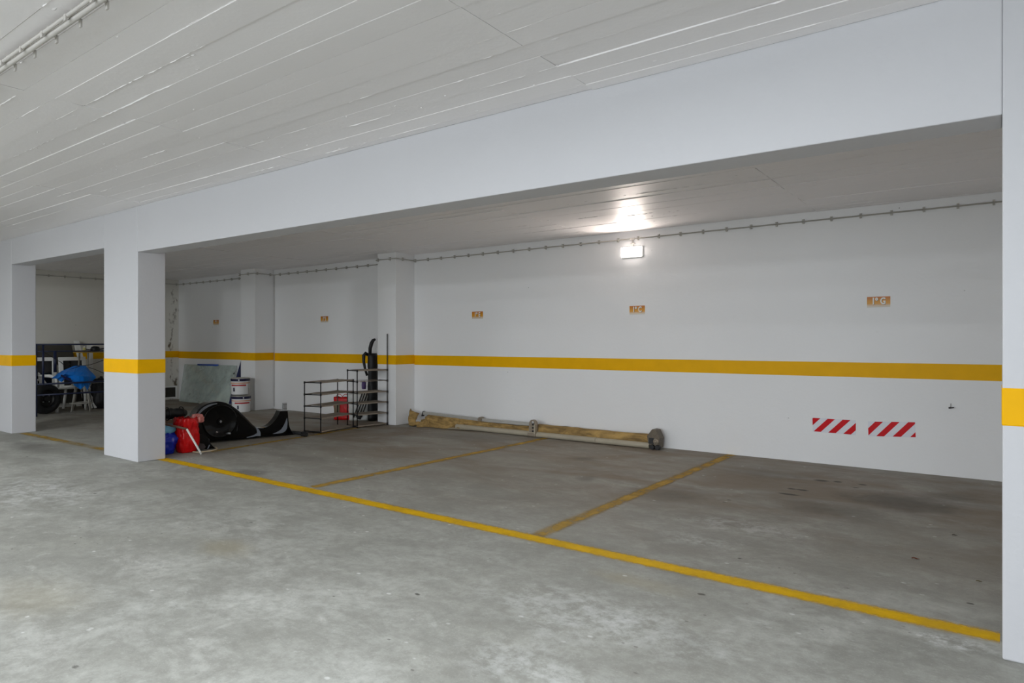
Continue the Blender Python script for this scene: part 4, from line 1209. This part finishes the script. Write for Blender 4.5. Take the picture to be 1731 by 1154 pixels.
# crumpled blue nylon sheet over the stool
XU = -14.86
outl = [((87, 640), .05), ((97, 632), .0), ((110, 625), -.05), ((122, 620), -.1), ((134, 617.5), -.12), ((145, 619), -.1), ((152, 627), -.02), ((161, 637), .05), ((154, 646), .08), ((147, 659), .1), ((144, 650), .16), ((135, 657.5), .12), ((126, 652), .2), ((121, 640), .16), ((112, 636), .04), ((103, 645), .06), ((97, 640), .12)]
root = thing('blue_nylon_sheet', 'crumpled bright blue nylon sheet draped over the stool', 'sheet', (XU, 5.6, .45))
ctr = [((125, 634), .22), ((140, 636), .26), ((110, 632), .14)]
def bpt(e): return aX(e[0][0], e[0][1], XU + e[1])
bm = BM(); ov = [bm.verts.new(bpt(e)) for e in outl]; cv = [bm.verts.new(bpt(e)) for e in ctr]
asg = [2, 2, 2, 0, 0, 1, 1, 1, 1, 1, 1, 0, 0, 0, 2, 2, 2]
for i in range(len(ov)):
    j = (i + 1) % len(ov)
    bm.faces.new((ov[i], ov[j], cv[asg[i]]))
    if asg[i] != asg[j]: bm.faces.new((ov[j], cv[asg[j]], cv[asg[i]]))
bm.faces.new(cv)
bmesh.ops.subdivide_edges(bm, edges=bm.edges[:], cuts=2, use_grid_fill=True)
for v in bm.verts: v.co.x += .05 * noise.noise(v.co * 9); v.co.z += .012 * noise.noise(v.co * 12 + Vector((3, 0, 0)))
o = obj('sheet', bm, M['blue_nylon'], root); so = o.modifiers.new('solid', 'SOLIDIFY'); so.thickness = .01; so.offset = -1
bm = BM(); tube(bm, [bpt(((88, 640), .06)), bpt(((112, 627), .02)), bpt(((134, 619), -.05))], .010, 6); obj('rib', bm, M['blue_metal'], root)
bm = BM(); tube(bm, [bpt(((103, 634), .14)), bpt(((113, 640), .17)), bpt(((121, 644), .2))], .02, 6); obj('dark_fold', bm, M['navy'], root)

# white plastic garden chairs
def garden_chair(lab, loc, rz):
    r = thing('garden_chair', lab, 'chair', (0, 0, 0), 'white plastic garden chairs')
    def sheet(fn, n, m, nm, th=.012):
        bm = BM(); rows = [[bm.verts.new(fn(i / n, j / m)) for j in range(m + 1)] for i in range(n + 1)]
        for a, c in zip(rows, rows[1:]):
            for j in range(m): bm.faces.new((a[j], c[j], c[j+1], a[j+1]))
        o = obj(nm, bm, M['white_plastic'], r, smooth=True); s = o.modifiers.new('solid', 'SOLIDIFY'); s.thickness = th
    sheet(lambda s, t: (-.23 + .46 * s, -.22 + .44 * t, .42 - .02 * math.sin(math.pi * s) * math.sin(math.pi * t)), 8, 8, 'seat')
    sheet(lambda s, t: ((-.25 + .5 * s) * (1 - .25 * t ** 3), .22 + .16 * t + .05 * (1 - (2*s - 1) ** 2), .42 + .46 * t - .10 * t * (2*s - 1) ** 4), 12, 8, 'backrest')
    for sx in (-1, 1):
        bm = BM(); tube(bm, [(sx * .27, -.24, .0), (sx * .25, -.22, .42), (sx * .26, -.20, .62)], [.026, .022, .02], 8); obj('leg', bm, M['white_plastic'], r, smooth=True)
        bm = BM(); tube(bm, [(sx * .25, .34, .0), (sx * .24, .25, .42)], [.026, .022], 8); obj('leg', bm, M['white_plastic'], r, smooth=True)
        bm = BM(); tube(bm, [(sx * .26, -.21, .62), (sx * .27, -.05, .645), (sx * .25, .26, .64)], [.024, .03, .022], 8); obj('armrest', bm, M['white_plastic'], r, smooth=True)
    r.location = loc; r.rotation_euler = (0, 0, rz)
    return r
ch = garden_chair('white plastic garden chair behind the blue sheet', (-15.40, 5.42, 0), R(105))
ch.location = (-15.46, 5.50, 0); ch.scale = (1.12, 1.12, 1.12)
c2 = copy_tree(ch); c2.scale = (1, 1, 1); c2.location = (-15.44, 4.74, 0.0); c2.rotation_euler = (0, 0, R(60)); c2['label'] = 'white plastic garden chair behind the tyre, partly hidden by the far pillar'

# black sacks at the right of the jumble
for i, (u, v, X, rx, ry, h, lab) in enumerate(((170, 692, -15.42, .20, .18, .62, 'tall black sack beside the pillar in the jumble'), (152, 690, -15.62, .13, .13, .46, 'lower black sack behind the table leg'))):
    c = aX(u, v, X); c.z = 0
    r = thing('black_sack', lab, 'sack', c, 'black sacks in the jumble')
    obj('body', bag_mesh(c, rx, ry, h, 31 + i * 5, .7, .16), M['black_bag'], r, smooth=True)
    bm = BM(); tube(bm, [c + Vector((0, 0, h - .06)), c + Vector((.02, .01, h + .05))], [.05, .03], 8); obj('tied_neck', bm, M['black_bag'], r)

# ------------------------------------------------------------------ bits on the floor
for i, (u, v, s, lab) in enumerate(((1548, 945, .030, 'dry reddish brown leaf on the floor of the right bay'), (1614, 905, .022, 'dark dry leaf fragment nearer the right pillar'), (1655, 983, .020, 'small brown leaf bit close to the right pillar'))):
    p = fl(u, v); bm = BM(); rows = []
    for a in range(7):
        t = a / 6; wv = s * .32 * math.sin(math.pi * min(1, t * .95 + .04))
        rows.append([bm.verts.new(p + Vector((s * (t - .5) * 1.5 + .1 * s * math.sin(k * 3), wv * k + .2 * s * (t - .5), .002 + .25 * s * abs(k) * (1 - t) + .10 * s * math.sin(t * 5) ** 2))) for k in (-1, 0, 1)])
    for a, c in zip(rows, rows[1:]):
        for k in range(2): bm.faces.new((a[k], c[k], c[k+1], a[k+1]))
    o = obj('dry_leaf', bm, simple('dry_leaf_brown', ((104, 58, 40), (60, 52, 44), (104, 92, 56))[i], .8)); tag(o, lab, 'leaf', 'dry leaves on the floor')
    so = o.modifiers.new('solid', 'SOLIDIFY'); so.thickness = .001
